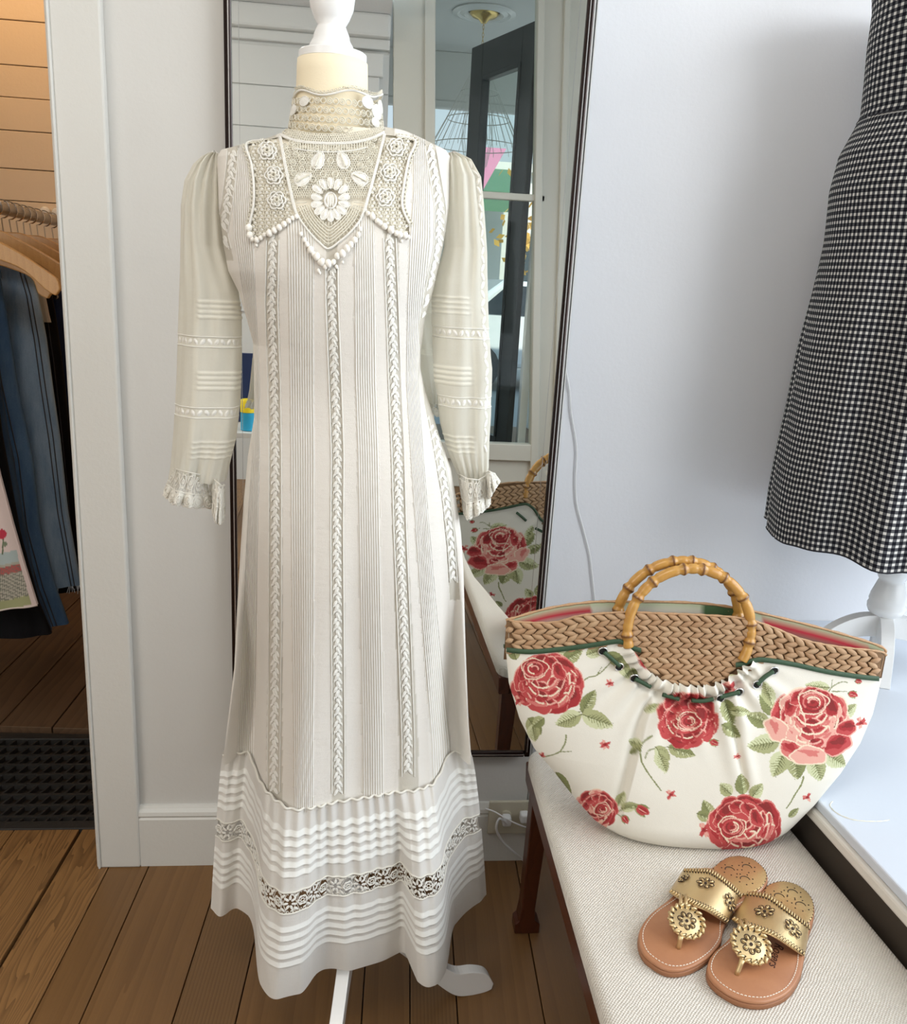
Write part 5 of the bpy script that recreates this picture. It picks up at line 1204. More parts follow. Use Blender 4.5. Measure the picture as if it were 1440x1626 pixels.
# fabric relief: gathers fanning out from the drawstring arc, two deep pleats
def relief(px, py):
    dx, dy = px-1096, py-990; r_ = np.hypot(dx, dy); an = np.arctan2(dy, dx)
    arc = sstep(150, 100, r_)*(an > .15)*(an < 3.0); g = (np.sin(an*46+1.2*np.sin(an*17))*.0062)*arc*sstep(84, 96, r_)
    puff = .010*np.exp(-((r_-104)/13.)**2)*sstep(.2, .5, an)*sstep(3.0, 2.6, an)-.008*np.exp(-((r_-122)/6.)**2)*sstep(.5, .8, an)*sstep(2.7, 2.3, an)
    fan = .0035*np.sin(an*30+1.)*sstep(230, 130, r_)*sstep(118, 130, r_)*sstep(.4, .7, an)*sstep(2.9, 2.5, an)
    l1 = np.interp(py, [1070, 1110, 1150, 1200, 1270, 1310], [1040, 1030, 1016, 1004, 986, 978]); u1 = px-l1; f1 = sstep(1090, 1130, py)*sstep(1330, 1250, py)
    p1 = (-.009*np.exp(-(np.maximum(-u1, 0)/11.)**2)*(u1 <= 0)+(-.009+.014*sstep(0, 7, u1))*np.exp(-(np.maximum(u1-7, 0)/50.)**2)*(u1 > 0))*f1
    l2 = np.interp(py, [1070, 1110, 1150, 1200, 1270], [1142, 1152, 1162, 1171, 1186]); u2 = px-l2; f2 = sstep(1080, 1120, py)*sstep(1290, 1200, py)
    p2 = (-.007*np.exp(-((u2-2)/4.5)**2)+.004*np.exp(-((u2-14)/10.)**2)+.004*np.exp(-((u2+12)/12.)**2))*f2
    return g+puff+fan+p1+p2
NU, NV = 560, 330
uu = np.linspace(0, 1, NU); s_ = np.sin((uu-.5)*math.pi*.985)/np.sin(math.pi*.4925)*.5+.5
def fabric(side, NU=NU, NV=NV, s_=s_):
    top = np.interp(BXL+(BXR-BXL)*s_, TR[:, 0], TR[:, 2])
    if side > 0: top = np.interp(BXR-(BXR-BXL)*s_, TR[:, 0], TR[:, 2])*0+np.interp(BXL+(BXR-BXL)*s_, TR[:, 0], TR[:, 2])
    P = np.zeros((NV, NU, 3)); zb_ = BOT
    for i in range(NV):
        v_ = i/(NV-1); zz_ = top+(zb_-top)*v_; xl, xr = bedge(zz_); x = xl+(xr-xl)*s_
        # columns follow the silhouette; height from the column's own trim line
        tt = np.interp(x, TR[:, 0], TR[:, 2]); zz_ = tt+(zb_-tt)*v_
        P[i, :, 0] = x; P[i, :, 2] = zz_; P[i, :, 1] = bym(x)+(bback_t(x, zz_) if side > 0 else -bthick(x, zz_))
    return P
Pf_ = fabric(-1); q = proj(Pf_); rl_ = relief(q[..., 0], q[..., 1]); Pf_[..., 1] -= .004+rl_
Pf_[:, 0, 1] = bym(Pf_[:, 0, 0]); Pf_[:, -1, 1] = bym(Pf_[:, -1, 0])
q = proj(Pf_); o = MB().grid(Pf_).build('rose_print_panel', PRINT, bag, smooth=True); cattr(o, 'print', sample(q[..., 0].ravel(), q[..., 1].ravel()))
NU2, NV2 = 300, 170; s2 = np.sin((np.linspace(0, 1, NU2)-.5)*math.pi*.985)/np.sin(math.pi*.4925)*.5+.5
Pb_ = fabric(1, NU2, NV2, s2); mirr = Pb_.copy(); mirr[..., 0] = BXL+BXR-mirr[..., 0]; mirr[..., 1] = bym(mirr[..., 0])-bthick(np.clip(mirr[..., 0], BXL, BXR), mirr[..., 2]); q = proj(mirr)
Pb_[..., 1] += .004+relief(q[..., 0], q[..., 1])*.7; Pb_[:, 0, 1] = bym(Pb_[:, 0, 0]); Pb_[:, -1, 1] = bym(Pb_[:, -1, 0])
o = MB().grid(Pb_[:, ::-1]).build('rose_print_back', PRINT, bag, smooth=True); q = q[:, ::-1]; cattr(o, 'print', sample(q[..., 0].ravel(), q[..., 1].ravel()))
# base
m = MB(); fr, bk = Pf_[-1, ::8], Pb_[-1]; bkx = bk[:, 0]; R_ = [[tuple(p), (p[0], float(np.interp(p[0], bkx, bk[:, 1])), p[2])] for p in fr]; m.grid(R_); m.build('base', simple('cream_canvas', (.74, .70, .60), .9), bag, smooth=True)
# straw band: backing plus every stitch
t = NT('water_hyacinth_straw'); v = t.coord('Object'); nz = t.noise(t.coord('Object', (1, 1, 3)), 260, 3); oi = t.n('ShaderNodeObjectInfo')
c_ = t.mix(nz, (.60, .36, .19), (.24, .12, .055)); c_ = t.mix(t.math('MULTIPLY', oi.outputs['Random'], .5), c_, (.60, .42, .25)); STRAW = t.fin(t.bsdf(c_, .55, normal=t.bump(nz, .5, .0012)))
STRAWD = simple('straw_backing', (.20, .11, .05), .8)
def band(side, n_=90, k=16):
    rows_ = []
    for i in range(n_):
        x = BXL+(BXR-BXL)*(.5-.5*math.cos(math.pi*i/(n_-1))); zt_ = np.interp(x, RF[:, 0], RF[:, 2]) if side < 0 else np.interp(x, RBk[:, 0], RBk[:, 1]); zl = np.interp(x, TR[:, 0], TR[:, 2])-.02
        rows_.append([(float(x), float(bym(x)+(bback_t(x, zt_+(zl-zt_)*j/k) if side > 0 else -bthick(x, zt_+(zl-zt_)*j/k))), float(zt_+(zl-zt_)*j/k)) for j in range(k+1)])
    return rows_
wv = MB().grid(band(-1)).build('woven_band', STRAWD, bag, smooth=True); wv2 = MB().grid(band(1)).build('woven_band_back', STRAWD, bag, smooth=True)
ms = MB(); k1, k2 = 7, 6
pr_ = [];
for i in range(k1+1):
    a_ = i/k1; r0 = math.sin(math.pi*a_)**.7 if 0 < i < k1 else .12
    for j in range(k2): b_ = 2*math.pi*j/k2; pr_.append(((a_-.5)*1.0, -.42*r0*math.cos(b_), .5*r0*math.sin(b_)))
ms.add(pr_, [(i*k2+j, i*k2+(j+1) % k2, (i+1)*k2+(j+1) % k2, (i+1)*k2+j) for i in range(k1) for j in range(k2)]+[tuple(range(k2))[::-1], tuple(k1*k2+j for j in range(k2))])
stitch = ms.build('straw_stitch', STRAW, wv, smooth=True); stitch.parent = wv; first = True; cnt = 0; extra = MB(); backm = MB()
def place(px, py, ang, L, Hh, side=-1):
    pass
colw = 16.6; rowh = 8.6
for ci in range(38):
    for ri in range(-2, 16):
        pxc = 806+ci*colw; d = 1 if ri % 2 else -1
        px = pxc+(3 if d > 0 else -1); 
        topy = float(np.interp(px, [p[0] for p in RIMF], [p[1] for p in RIMF])); boty = float(np.interp(px, [p[0] for p in TRIM], [p[1] for p in TRIM]))
        if px < 806 or px > 1402: continue
        py = topy+4.5+ri*rowh
        if ri < 0 or py > boty+3: continue
        P_ = bpx(px, py, .0025); Pn = bpx(px+6, py+(np.interp(px+6, [p[0] for p in RIMF], [p[1] for p in RIMF])-topy)*.9, .0025); ux = Vector(Pn-P_).normalized()
        L = .0235; Hh = .0105; ang = -d*.42
        nrm = Vector((0, -1, .05)); uz = ux.cross(nrm).normalized()*-1; uz = -uz if uz.z < 0 else uz; uy = uz.cross(ux).normalized()
        e = min((px-803)/22, (1405-px)/22, 1); e = max(e, .35)
        Rm = Matrix((( ux.x, uy.x, uz.x, 0), (ux.y, uy.y, uz.y, 0), (ux.z, uy.z, uz.z, 0), (0, 0, 0, 1)))
        Mw = Matrix.Translation(Vector(P_)) @ Rm @ Matrix.Rotation(ang, 4, 'Y') @ Matrix.Diagonal((L*e**.5, Hh*.9, Hh*random.uniform(.9, 1.08), 1))
        cnt += 1
        if cnt <= 300:
            if first: o = stitch; first = False
            else: o = bpy.data.objects.new('straw_stitch', stitch.data); COL.objects.link(o); o.parent = wv
            o.matrix_parent_inverse = wv.matrix_parent_inverse @ Matrix() if 0 else Matrix(); o.matrix_parent_inverse = Matrix.Translation(-Vector(bag.location)) @ Matrix.Translation(Vector(bag.location)) if 0 else Matrix()
            o.matrix_basis = Mw
        else: extra.add([Mw @ Vector(p) for p in pr_], stitch_f)  if 0 else extra.add([Mw @ Vector(p) for p in pr_], [tuple(f.vertices) for f in stitch.data.polygons])
        # the back band, seen in the mirror
        pb = Vector(P_); yb_ = float(bym(P_[0]))+float(bback_t(P_[0], P_[2]))+.002; Mb = Matrix.Translation(Vector((P_[0], yb_+.0, P_[2]+.004))) @ Rm @ Matrix.Rotation(ang, 4, 'Y') @ Matrix.Diagonal((L*e**.5, Hh*.9, Hh, 1))
        backm.add([Mb @ Vector(p) for p in pr_], [tuple(f.vertices) for f in stitch.data.polygons])
if extra.v: extra.build('straw_stitches', STRAW, wv, smooth=True, kind='stuff')
backm.build('straw_stitches', STRAW, wv2, smooth=True, kind='stuff')
# rims
RFc = [p+np.array([0, .001, .0015]) for p in catmull(list(RF), 8)]; RBc = [np.array([p[0], bym(p[0])+float(bback_t(p[0], p[1])), p[1]]) for p in catmull(list(RBk), 8)]
def rope(path, r, turns, m):
    m.tube(path, [r*(1+.22*math.sin(i*turns)) for i in range(len(path))], 7)
m = MB(); rope(RFc, .0020, 2.1, m); rope(RBc, .0022, 1.7, m); m.build('plaited_rim', STRAW, bag, smooth=True)
# lining
t = NT('striped_lining'); at = t.n('ShaderNodeAttribute', attribute_name='print'); LIN = t.fin(t.bsdf(at.outputs['Color'], .9, spec=.1))
for sd, path in ((1, RBc), (-1, RFc)):
    P = []; cols = []
    for i, p in enumerate(path):
        row = []
        for j in range(9):
            z_ = p[2]-.002-.012*j; y_ = p[1]-sd*.003*min(1, j+.3); xl_, xr_ = bedge(z_); row.append((float(np.clip(p[0], xl_+.004, xr_-.004)), y_, z_)); f_ = (i/len(path)); st = j*.012
            c = (.50, .47, .40) 
            if sd > 0:
                if .004 < st < .018 and (.02 < f_ < .22 or .62 < f_ < .84): c = (.42, .03, .05)
                elif f_ > .62 and st > .006: c = (.22, .17, .13)
                elif st < .004: c = (.36, .40, .26)
                if .46 < f_ < .56: c = (.055, .10, .045)
            cols.append(c)
        P.append(row)
    o = MB().grid(P).build('lining', LIN, bag, smooth=True); cattr(o, 'print', np.array(cols))
# green trim, piping and drawcord
GRN = simple('dark_green_binding', (.030, .070, .032), .6, bump=.3, bscale=500)
def cordline(pts, r, off, nm='green_binding', par=bag): return MB().tube(catmull([bpx(a_, b_, off) for a_, b_ in pts], 6), r, 8).build(nm, GRN, par, smooth=True)
def ribbon(pts, h, off, nm):
    P_ = [np.array(p, float) for p in catmull([np.array(p, float) for p in pts], 6)]
    rows_ = [[bpx(p[0], p[1]-h/2, off), bpx(p[0], p[1]-h*.35, off+.002), bpx(p[0], p[1]+h*.35, off+.002), bpx(p[0], p[1]+h/2, off)] for p in P_]; return MB().grid(rows_).build(nm, GRN, bag, smooth=True)
ribbon([(804,1032),(840,1035),(880,1032),(930,1026),(975,1019),(988,1020),(998,1027),(1010,1031),(1018,1033)], 8, .0065, 'green_binding')
ribbon([(1168,1056),(1182,1054),(1196,1049),(1215,1048),(1260,1055),(1310,1066),(1360,1074),(1396,1078)], 8, .0065, 'green_binding')
for i, pts in enumerate(([(959,1036),(971,1046),(984,1058)], [(1008,1078),(1020,1084),(1033,1091)], [(1052,1103),(1070,1108),(1078,1110)], [(1098,1112),(1115,1113),(1132,1110)], [(1143,1107),(1158,1103),(1174,1099)], [(1202,1087),(1214,1075),(1228,1066)])): cordline(pts, .0036, .0095, 'drawcord')
HOLE = simple('grommet_hole', (.01, .01, .008), .9)
for px, py in ((957,1034),(983,1059),(1007,1077),(1173,1099),(1144,1109),(1202,1087),(1229,1065)):
    c = bpx(px, py, .0075); g_ = MB().tube([c+np.array([.0072*math.cos(a_), -.0012*math.sin(a_), .0066*math.sin(a_)]) for a_ in [2*math.pi*k/18 for k in range(18)]], .0013, 6, closed=True).build('grommet', CHROME, bag, smooth=True)
    c = bpx(px, py, .0068); MB().tube([c, c+np.array([0, -.0006, 0])], .0060, 14).build('hole', HOLE, g_)
# binding and cords on the back as the mirror shows them
def bback(px, py, off): p = bpx(px, py, 0); return np.array([BXL+BXR-p[0], bym(BXL+BXR-p[0])+float(bthick(BXL+BXR-p[0], p[2]))+off, p[2]])
BTR = [(x, z) for x, z in zip(TR[:, 0], TR[:, 2])]
bb = [np.array([x, bym(x)+float(bback_t(x, z))+.008, z]) for x, z in BTR]
bb = catmull(bb, 4); MB().tube(bb, .0034, 8).build('green_binding', GRN, bag, smooth=True)
for pts in ([(959,1036),(971,1046),(984,1058)], [(1008,1078),(1020,1084),(1033,1091)], [(1052,1103),(1070,1108),(1078,1110)]):
    q_ = [bpx(a_, b_, 0) for a_, b_ in pts]; MB().tube([np.array([p[0], bym(p[0])+float(bback_t(p[0], p[2]))+.012, p[2]]) for p in q_], .0034, 8).build('drawcord', GRN, bag, smooth=True)
# bamboo rings
t = NT('bamboo'); v = t.coord('Object'); at = t.n('ShaderNodeAttribute', attribute_name='node'); nz = t.noise(t.coord('Object', (1, 1, 1)), 60, 4, .6)
c_ = t.mix(nz, (.62, .36, .09), (.40, .17, .035)); c_ = t.mix(at.outputs['Fac'], c_, (.11, .035, .012)); BAM = t.fin(t.bsdf(c_, .22, normal=t.bump(nz, .1, .001)))
def ring(cpx, R0, ypl, a0, a1, nodes, tilt, label):
    c = onY(cpx[0], cpx[1], ypl); dist = (c-CAM) @ _n*0+np.linalg.norm(c-CAM); R_ = R0*((c-CAM) @ (RM @ np.array([0, 0, 1.])))/F
    n_ = 220; pts = []; rs = []; nd = []
    for i in range(n_):
        a_ = a0+(a1-a0)*i/(n_-1); x_ = R_*math.cos(a_); z_ = R_*1.04*math.sin(a_); pts.append((c[0]+x_, c[1]+z_*tilt+x_*-.09, c[2]+z_))
        dn = min(abs(a_-k) for k in nodes); rs.append(.0086*(1+.24*math.exp(-(dn/.035)**2)-.12*math.exp(-((dn-.075)/.03)**2)-.02)); nd.append(math.exp(-(dn/.022)**2))
    o = MB().tube(pts, rs, 14).build('bamboo_handle', BAM, bag, smooth=True); fattr(o, 'node', np.repeat(nd, 14)); return o
ring((1094, 1003), 98, -.486, math.radians(197), math.radians(-25), [-.12, .17, .62, 1.08, 1.45, 1.75, 2.28, 2.62, 3.25], .10, '')
ring((1075, 984), 96, -.455, math.radians(188), math.radians(-12), [.12, .55, .86, 1.12, 1.48, 1.78, 2.18, 2.62, 3.02], -.05, '')

# ------------------------------------------------------------ sandals
SZ = BZ+.0015
def cz(x, y): return (x/4+980, y/4+1330)
LEA = NT('tan_leather'); n1 = LEA.noise(LEA.coord('Object'), 35, 4, .6); cl_ = LEA.mix(n1, (.46, .215, .105), (.34, .14, .065)); LEA = LEA.fin(LEA.bsdf(cl_, .38, normal=LEA.bump(LEA.noise(LEA.coord('Object'), 600, 3), .15, .0006)))
SOLE = simple('stacked_leather_sole', (.30, .125, .055), .5, bump=.2, bscale=300)
t = NT('gold_leather'); n1 = t.noise(t.coord('Object'), 700, 4, .7); n2 = t.noise(t.coord('Object'), 40, 3); GOLD = t.fin(t.bsdf(t.mix(n2, (.72, .54, .27), (.62, .47, .27)), t.math('ADD', t.math('MULTIPLY', n1, .25), .22), .85, normal=t.bump(n1, .5, .0007)))
GOLDH = simple('gold_heel_pad', (.60, .42, .20), .30, .7, bump=.2, bscale=400)
STI = simple('white_stitching', (.85, .80, .70), .7); DKH = simple('dark_cutwork', (.03, .015, .008), .8); INK = simple('dark_ink', (.05, .015, .01), .7)
def sandal(nm, label, outline, heelpad, back, front, medal, mr_, thong, flowers, pads, lettering=None):
    top = SZ+.013
    T = [onZ(*cz(*p), top) for p in outline]; T = np.array(catmull([np.array(p[:2]) for p in T], 7, True)); cen = T.mean(0)
    o = thing(nm, label, 'sandal', (float(cen[0]), float(cen[1]), SZ), 'gold and tan sandals on the bench')
    def lay(name, mat, z0, z1, inset, rnd=.0015, par=o):
        m = MB(); rings = [(z0, inset+.001), (z0+.001, inset), (z1-rnd, inset), (z1-rnd*.3, inset+rnd*.4), (z1, inset+rnd*1.3)]; k = len(T)
        for z_, i_ in rings:
            for p in T: d_ = p-cen; m.v.append((*(cen+d_*(1-i_/np.hypot(*d_))), z_))
        for a_ in range(len(rings)-1):
            for j in range(k): m.f.append((a_*k+j, a_*k+(j+1) % k, (a_+1)*k+(j+1) % k, (a_+1)*k+j))
        m.f += [tuple(range(k))[::-1], tuple((len(rings)-1)*k+j for j in range(k))]
        return m.build(name, mat, par, auto=50)
    lay('sole', SOLE, SZ, SZ+.0078, 0); lay('footbed', LEA, SZ+.0079, top, .0008, .0022)
    # stitching round the edge, heel pad with ring ornaments
    m = MB(); k = len(T); per = np.concatenate([[0], np.cumsum(np.linalg.norm(np.diff(np.vstack([T, T[:1]]), axis=0), axis=1))]); Ls_ = per[-1]; n_ = int(Ls_/.0052)
    def perim(l, ins): l = l % Ls_; x = np.interp(l, per, np.append(T[:, 0], T[0, 0])); y = np.interp(l, per, np.append(T[:, 1], T[0, 1])); d_ = np.array([x, y])-cen; return cen+d_*(1-ins/np.hypot(*d_))
    hp = [onZ(*cz(*p), top)[:2] for p in heelpad]
    for i in range(n_):
        a_ = perim(i*Ls_/n_, .0085); b_ = perim((i+.62)*Ls_/n_, .0085)
        if inpoly(np.array([a_[0]]), np.array([a_[1]]), hp)[0]: continue
        m.tube([(*a_, top+.0002), (*((a_+b_)/2), top+.0008), (*b_, top+.0002)], .00055, 5)
    m.build('edge_stitching', STI, o, kind='stuff')
    hpP = catmull([np.array(p) for p in hp], 6, True); hc_ = np.mean(hpP, 0); m = MB(); k2 = len(hpP)
    for z_, f_ in ((top-.001, 1.0), (top+.0022, .99), (top+.0032, .93)):
        for p in hpP: m.v.append((*(hc_+(p-hc_)*f_), z_))
    for a_ in range(2):
        for j in range(k2): m.f.append((a_*k2+j, a_*k2+(j+1) % k2, (a_+1)*k2+(j+1) % k2, (a_+1)*k2+j))
    m.f.append(tuple(2*k2+j for j in range(k2))); hpo = m.build('heel_pad', GOLDH, o, auto=50)
    m = MB()
    for i in range(0, k2, 2): p = hc_+(hpP[i]-hc_)*.965; q_ = hc_+(hpP[i]-hc_)*1.0; m.tube([(*p, top+.0034), (*q_, top+.0018)], .0006, 4)
    for (x, y) in pads:
        c = onZ(*cz(x, y), top+.0033)
        m.tube([(c[0]+.0072*math.cos(a_), c[1]+.0072*math.sin(a_), top+.0034) for a_ in np.linspace(-.2, 3.0, 12)], .0007, 4)
        for k3 in range(7): a_ = 2*math.pi*k3/7; p_ = (c[0]+.0125*math.cos(a_), c[1]+.0125*math.sin(a_)); m.tube([(*p_, top+.0030), (*p_, top+.0037)], .0011, 6)
    m.build('cutwork', DKH, hpo)
    # strap
    B_ = catmull([np.array(cz(*p)) for p in back], 8); A_ = catmull([np.array(cz(*p)) for p in front], 8)
    def rs(C_, n):
        C_ = np.array(C_); L_ = np.concatenate([[0], np.cumsum(np.linalg.norm(np.diff(C_, axis=0), axis=1))]); u_ = np.linspace(0, L_[-1], n); return np.stack([np.interp(u_, L_, C_[:, 0]), np.interp(u_, L_, C_[:, 1])], 1)
    NSg, NTg = 34, 14; Bq, Aq = rs(B_, NSg), rs(A_, NSg)
    def sp(i, j, up=0):
        s1 = i/(NSg-1); s0 = min(max(s1, 0), 1); ii = s0*(NSg-1); i0 = int(min(ii, NSg-2)); f_ = ii-i0; b_ = Bq[i0]*(1-f_)+Bq[i0+1]*f_; a_ = Aq[i0]*(1-f_)+Aq[i0+1]*f_; p = b_*(1-j)+a_*j
        return onZ(p[0], p[1], top-.004+.033*math.sin(math.pi*s0)**.62+up)
    G = [[sp(i, j/(NTg-1), .0004*math.sin(math.pi*j/(NTg-1))) for j in range(NTg)] for i in range(NSg)]
    so = MB().grid(G).build('strap', GOLD, o, smooth=True); sm_ = so.modifiers.new('thick', 'SOLIDIFY'); sm_.thickness = .0022; sm_.offset = -1
    # whip stitching: a gold lace wound over both edges
    m = MB(); md = MB()
    for ed in (0, 1):
        n_ = 24
        for i in range(n_):
            s0 = (i+.3)/n_*(NSg-1); j0 = .02 if ed == 0 else .98; j1 = .11 if ed == 0 else .89
            m.tube([sp(s0, j0, -.0015), sp(s0+.1, j0, .0012), sp(s0+.45, j1, .0016), sp(s0+.5, j1+(.01 if ed == 0 else -.01), -.0003)], [.0011, .0015, .0013, .0008], 6)
            md.tube([sp(s0+.55, j1, .0009), sp(s0+.75, j1+(.03 if ed == 0 else -.03), .0009)], .0009, 5); md.tube([sp(s0-.35, j0+(.01 if ed == 0 else -.01), .0009), sp(s0+.05, j1, .0009)], .00045, 4)
    m.build('whip_stitching', GOLD, so, smooth=True, kind='stuff')
    def petals(c, e1, e2, R_, mm, mg):
        nn_ = np.cross(e1, e2); nn_ = nn_ if nn_[2] > 0 else -nn_
        for k3 in range(7):
            a_ = 2*math.pi*k3/7; P_ = []
            for b_ in np.linspace(-2.2, 2.2, 9): r_ = R_*.66+R_*.34*math.cos(b_); th = a_+.36*math.sin(b_); P_.append(c+e1*r_*math.cos(th)+e2*r_*math.sin(th)+nn_*.0011)
            mm.tube(P_, .00060, 4); th = a_; mg.tube([c+e1*R_*.45*math.cos(th)+e2*R_*.45*math.sin(th)+nn_*.0008, c+e1*R_*.85*math.cos(th)+e2*R_*.85*math.sin(th)+nn_*.0012], [.0010, .0018], 5)
        mm.tube([c+nn_*.0002, c+nn_*.0013], R_*.17, 8)
    for (x, y, R_) in flowers:
        mg = MB()
        # find the strap parameter nearest to the pixel
        tgt = np.array(cz(x, y)); best = min(((np.hypot(*(proj(sp(i, j/13))-tgt)), i, j/13) for i in range(1, NSg-1) for j in range(2, 12)), key=lambda q_: q_[0]); _, i, j = best
        c = sp(i, j, .0006); e1 = sp(i+1, j)-sp(i-1, j); e1 = e1/np.linalg.norm(e1); e2 = sp(i, min(j+.1, 1))-sp(i, j-.1); e2 = e2-e1*(e2 @ e1); e2 = e2/np.linalg.norm(e2); petals(c, e1, e2, R_, md, mg); mg.build('strap_flower', GOLD, so, smooth=True)
    md.build('strap_cutwork', DKH, so, kind='stuff')
    # medallion
    c = onZ(*cz(*medal), top+.022); e1 = np.array([1., .0, 0]); e2 = np.array([0, .93, .36]); nn_ = np.cross(e1, e2)
    m = MB(); k = 40
    for u_, h_ in ((1.0, -.0012), (1.0, .0004), (.95, .0014), (.0, .0016)):
        for j in range(k): a_ = 2*math.pi*j/k; m.v.append(tuple(c+(e1*math.cos(a_)+e2*math.sin(a_))*mr_*max(u_, .001)*(1+.015*math.cos(a_*17))+nn_*h_))
    for a_ in range(3):
        for j in range(k): m.f.append((a_*k+j, a_*k+(j+1) % k, (a_+1)*k+(j+1) % k, (a_+1)*k+j))
    m.f.append(tuple(range(k))[::-1]); me_ = m.build('medallion', GOLD, o, smooth=True)
    m = MB(); md = MB(); mg = MB()
    for j in range(17):
        a_ = 2*math.pi*j/17; d1 = e1*math.cos(a_)+e2*math.sin(a_); d2 = e1*math.cos(a_+.22)+e2*math.sin(a_+.22)
        m.tube([c+d1*mr_*1.0-nn_*.001, c+d1*mr_*1.0+nn_*.0010, c+(d1*.55+d2*.45)*mr_*.93+nn_*.0024, c+d2*mr_*.84+nn_*.0020, c+d2*mr_*.80+nn_*.0008], [.0016, .0022, .0024, .0020, .0010], 8)
        d3 = e1*math.cos(a_+.30)+e2*math.sin(a_+.30); md.tube([c+d3*mr_*.78+nn_*.0012, c+d3*mr_*.74+nn_*.0020], .0012, 6); md.tube([c+d3*mr_*.97+nn_*.0015, c+d3*mr_*.80+nn_*.0020], .0005, 4)
    petals(c+nn_*.0013, e1, e2, mr_*.52, md, mg)
    m.build('whip_stitching', GOLD, me_, smooth=True); md.build('cutwork', DKH, me_); mg.build('flower', GOLD, me_, smooth=True)
    a_ = np.array(cz(*thong[0])); b_ = np.array(cz(*thong[1])); p0 = onZ(*a_, top-.001); p1 = onZ(*b_, top+.018)
    MB().tube([p0, p0*.7+p1*.3, p0*.3+p1*.7, p1], [.0036, .0034, .0034, .0038], 10).build('thong_post', GOLD, o, smooth=True)
    # short link from the medallion up to the strap
    p2 = c+e2*mr_*.7; tgt = proj(c+e2*mr_*1.25); q_ = min(((np.hypot(*(proj(sp(i, .9))-tgt)), i) for i in range(2, NSg-2)))[1]; p3 = sp(q_, .86, .002)
    for dx in (-.004, .004): MB().tube([p2+e1*dx, (p2+p3)/2+np.array([dx, 0, .003]), p3+e1*dx], .0026, 8).build('link_strap', GOLD, o, smooth=True)
    if lettering:
        txt, pa, pb, size = lettering; A = onZ(*cz(*pa), top+.0003); B = onZ(*cz(*pb), top+.0003); ang = math.atan2(B[1]-A[1], B[0]-A[0])
        cu = bpy.data.curves.new('lettering', 'FONT'); cu.body = txt; cu.size = size; cu.shear = .35; cu.extrude = .0001; cu.materials.append(INK)
        tmp = bpy.data.objects.new('lettering_curve', cu); COL.objects.link(tmp); bpy.context.view_layer.update(); me_t = bpy.data.meshes.new_from_object(tmp.evaluated_get(bpy.context.evaluated_depsgraph_get())); bpy.data.objects.remove(tmp)
        to = bpy.data.objects.new('lettering', me_t); COL.objects.link(to); to.parent = o; to['kind'] = 'stuff'; to.location = Vector(A)-Vector(o.location); to.rotation_euler = (0, 0, ang)
    return o
sandal('thong_sandal', 'left gold and tan thong sandal, nearer the dress, on the bench',
    [(740,118),(800,120),(860,138),(920,180),(956,235),(950,300),(905,350),(830,400),(760,450),(710,500),(675,580),(660,660),(610,730),(540,785),(460,825),(380,842),(300,832),(225,790),(165,735),(135,660),(140,585),(185,510),(240,455),(310,400),(400,320),(500,240),(600,190),(680,135)],
    [(745,124),(800,126),(860,144),(915,186),(948,235),(940,290),(890,340),(800,372),(700,330),(620,260),(606,205),(680,142)],
    [(425,196),(520,195),(600,198),(680,250),(750,310),(800,362)], [(326,345),(390,385),(470,425),(560,460),(620,495),(700,550)],
    (440, 533), .0258, ((388, 705), (405, 625)), [(560,300,.0135),(428,262,.010),(715,420,.014)], [(715,205),(825,190),(812,265)])
sandal('thong_sandal', 'right gold and tan thong sandal with dark lettering on its footbed, nearer the window ledge',
    [(1010,282),(1070,280),(1140,300),(1205,345),(1245,400),(1255,460),(1245,530),(1222,600),(1205,680),(1190,760),(1175,840),(1140,920),(1085,985),(1010,1025),(930,1045),(840,1040),(750,1015),(670,970),(605,915),(570,855),(575,790),(610,730),(665,680),(720,620),(770,540),(830,440),(890,370),(950,308)],
    [(1012,288),(1070,286),(1138,306),(1200,350),(1238,404),(1247,460),(1236,520),(1190,555),(1100,500),(1000,430),(935,370),(950,315)],
    [(825,342),(900,345),(970,362),(1060,430),(1140,490),(1228,560)], [(724,520),(800,560),(890,590),(980,620),(1080,680),(1190,755)],
    (848, 682), .0275, ((758, 872), (795, 775)), [(942,465,.0145),(1120,575,.014)], [(1115,350),(1030,375),(1165,430)],
    ('Rogers', (1004, 662), (962, 812), .0180))

# ------------------------------------------------------------ gingham dress on its own white stand, on the ledge
GY = .01
gs_ = thing('display_stand', 'white turned wooden stand under the gingham dress on the window ledge', 'display stand', (0, 0, 0))
gp0 = onY(1408, 960, GY); gx = gp0[0]; gs_.location = (gx, GY, LZ)
zA = onY(1408, 1020, GY)[2]; hub = onY(1408, 978, GY)[2]
def gz(py): return float(onY(1408, py, GY)[2])
def gr_(w): return w*float((np.array([gx, GY, .8])-CAM) @ (RM @ np.array([0, 0, 1.])))/F
MB().lathe([(gr_(12), gz(1030)), (gr_(15), gz(1028)), (gr_(15), gz(978)), (gr_(26), gz(972)), (gr_(29), gz(966)), (gr_(29.5), gz(960)), (gr_(27.5), gz(956)), (gr_(28.5), gz(952)), (gr_(27), gz(944)), (gr_(20), gz(924)), (gr_(18.5), gz(921)), (gr_(21), gz(917)), (gr_(24), gz(908)), (gr_(25), gz(890)), (gr_(20), gz(870)), (gr_(18), 1.2)], gx, GY, 40).build('pole', WHITEW, gs_, smooth=True)
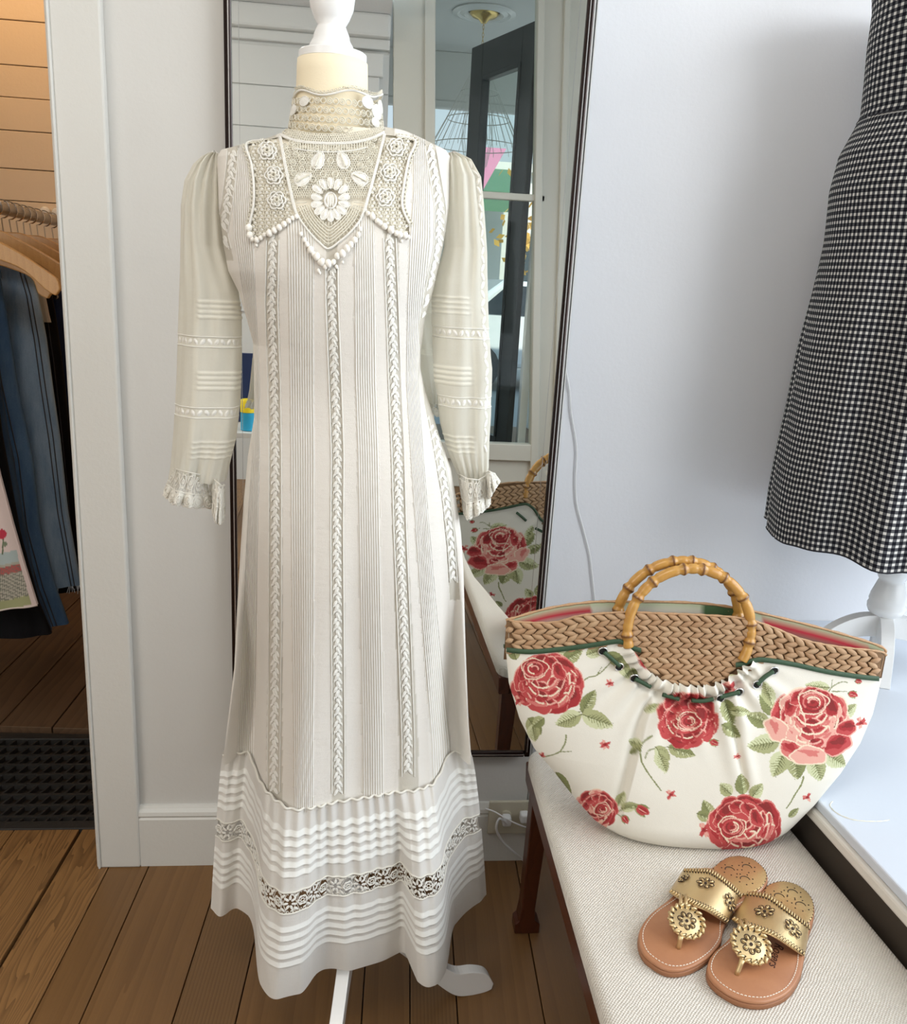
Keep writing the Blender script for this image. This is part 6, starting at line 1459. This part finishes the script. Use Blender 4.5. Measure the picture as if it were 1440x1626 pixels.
def arch_leg(ang, L):
    h0 = hub-LZ+.004; top = [(0, h0), (L*.3, h0*.97), (L*.6, h0*.80), (L*.85, h0*.50), (L, h0*.10), (L+.004, 0)]; bot = [(L-.02, 0), (L*.80, h0*.30), (L*.55, h0*.50), (L*.3, h0*.60), (0, h0*.62)]
    poly = [tuple(p) for p in catmull([np.array(p) for p in top], 5)]+[tuple(p) for p in catmull([np.array(p) for p in bot], 5)]
    M_ = Matrix.Translation((gx, GY, LZ+.0005)) @ Matrix.Rotation(ang, 4, 'Z') @ Matrix(((1, 0, 0, 0), (0, 0, -1, .014), (0, 1, 0, 0), (0, 0, 0, 1)))
    MB().prism(poly[::-1], .028, M_).build('leg', WHITEW, gs_, bevel=.0015)
arch_leg(math.radians(172), .17); arch_leg(math.radians(-18), .20); arch_leg(math.radians(-112), .11)
t = NT('gingham_cotton'); uv = t.n('ShaderNodeAttribute', attribute_name='GU').outputs['Fac']; vv = t.n('ShaderNodeAttribute', attribute_name='GV').outputs['Fac']
def chk(s): 
    a = t.math('FRACT', s); return t.math('GREATER_THAN', a, .44)
a_, b_ = chk(uv), chk(vv); sm = t.math('MULTIPLY', t.math('ADD', a_, b_), .5)
gcol = t.ramp(sm, [(0, (.62, .60, .56)), (.5, (.085, .085, .09)), (1, (.008, .008, .012))]); t.t.nodes[-1]
for n_ in t.t.nodes:
    if n_.type == 'VALTORGB': n_.color_ramp.interpolation = 'CONSTANT'; n_.color_ramp.elements[1].position = .3; n_.color_ramp.elements[2].position = .8
GING = t.fin(t.bsdf(gcol, .9, spec=.1, normal=t.bump(t.noise(t.coord('Object'), 900, 3), .4, .001)))
gd = thing('gingham_dress', 'black and white gingham dress cut off by the right photo edge, on the ledge stand', 'dress', (gx, GY, gz(895)))
EDGE = [(1408,-60),(1407,0),(1398,60),(1392,120),(1386,172),(1376,196),(1352,240),(1335,300),(1325,380),(1308,470),(1288,560),(1268,660),(1250,740),(1238,800),(1231,850)]
GW = np.array([onY(a_, b_, GY) for a_, b_ in EDGE]); zg = GW[::-1, 2]; xg = GW[::-1, 0]
zw = float(onY(1380, 185, GY)[2]); zh0 = float(onY(1235, 852, GY)[2]); NR_, NC_ = 260, 420
P = np.zeros((NR_, NC_, 3)); GU = np.zeros((NR_, NC_)); GV = np.zeros((NR_, NC_))
for i in range(NR_):
    tt_ = i/(NR_-1); z = GW[0, 2]+(zh0-GW[0, 2])*tt_; xe = np.interp(z, zg, xg); hw = gx+.03-xe; sk_ = sstep(zw, zw-.5, z)
    a_ = np.linspace(0, 2*math.pi, NC_); fo = .018*np.sin(a_*17+.8*np.sin(a_*5))*sk_*(.35+.65*sk_)+.016*sk_*np.sin(a_*7+1)
    gat = .003*np.sin(a_*60)*sstep(zw+.002, zw-.01, z)*sstep(zw-.22, zw-.02, z)
    rx = hw+0*a_; ry = hw*.80
    P[i, :, 0] = gx+.03-(rx+(fo+gat)*.8*(1-np.abs(np.cos(a_))**6))*np.cos(a_); P[i, :, 1] = np.minimum(GY-(ry+fo+gat)*np.sin(a_), .285); P[i, :, 2] = z-.004*np.sin(a_*7+1)*tt_**4
    GU[i] = a_/(2*math.pi)*(150 if z < zw else 92); GV[i] = z/.0123+.25*np.sin(a_*17)*sk_*0
o = MB().grid(P).build('gathered_dress_cloth', GING, gd, smooth=True); fattr(o, 'GU', GU); fattr(o, 'GV', GV)
MB().tube([P[int(NR_*(GW[0, 2]-zw)/(GW[0, 2]-zh0)), j] for j in range(0, NC_, 4)], .0015, 6).build('waist_seam', simple('black_thread', (.015, .015, .02), .9), gd, smooth=True)
MB().tube([P[-1, j] for j in range(0, NC_, 3)], .0015, 6).build('hem', simple('black_hem', (.015, .015, .02), .9), gd, smooth=True)
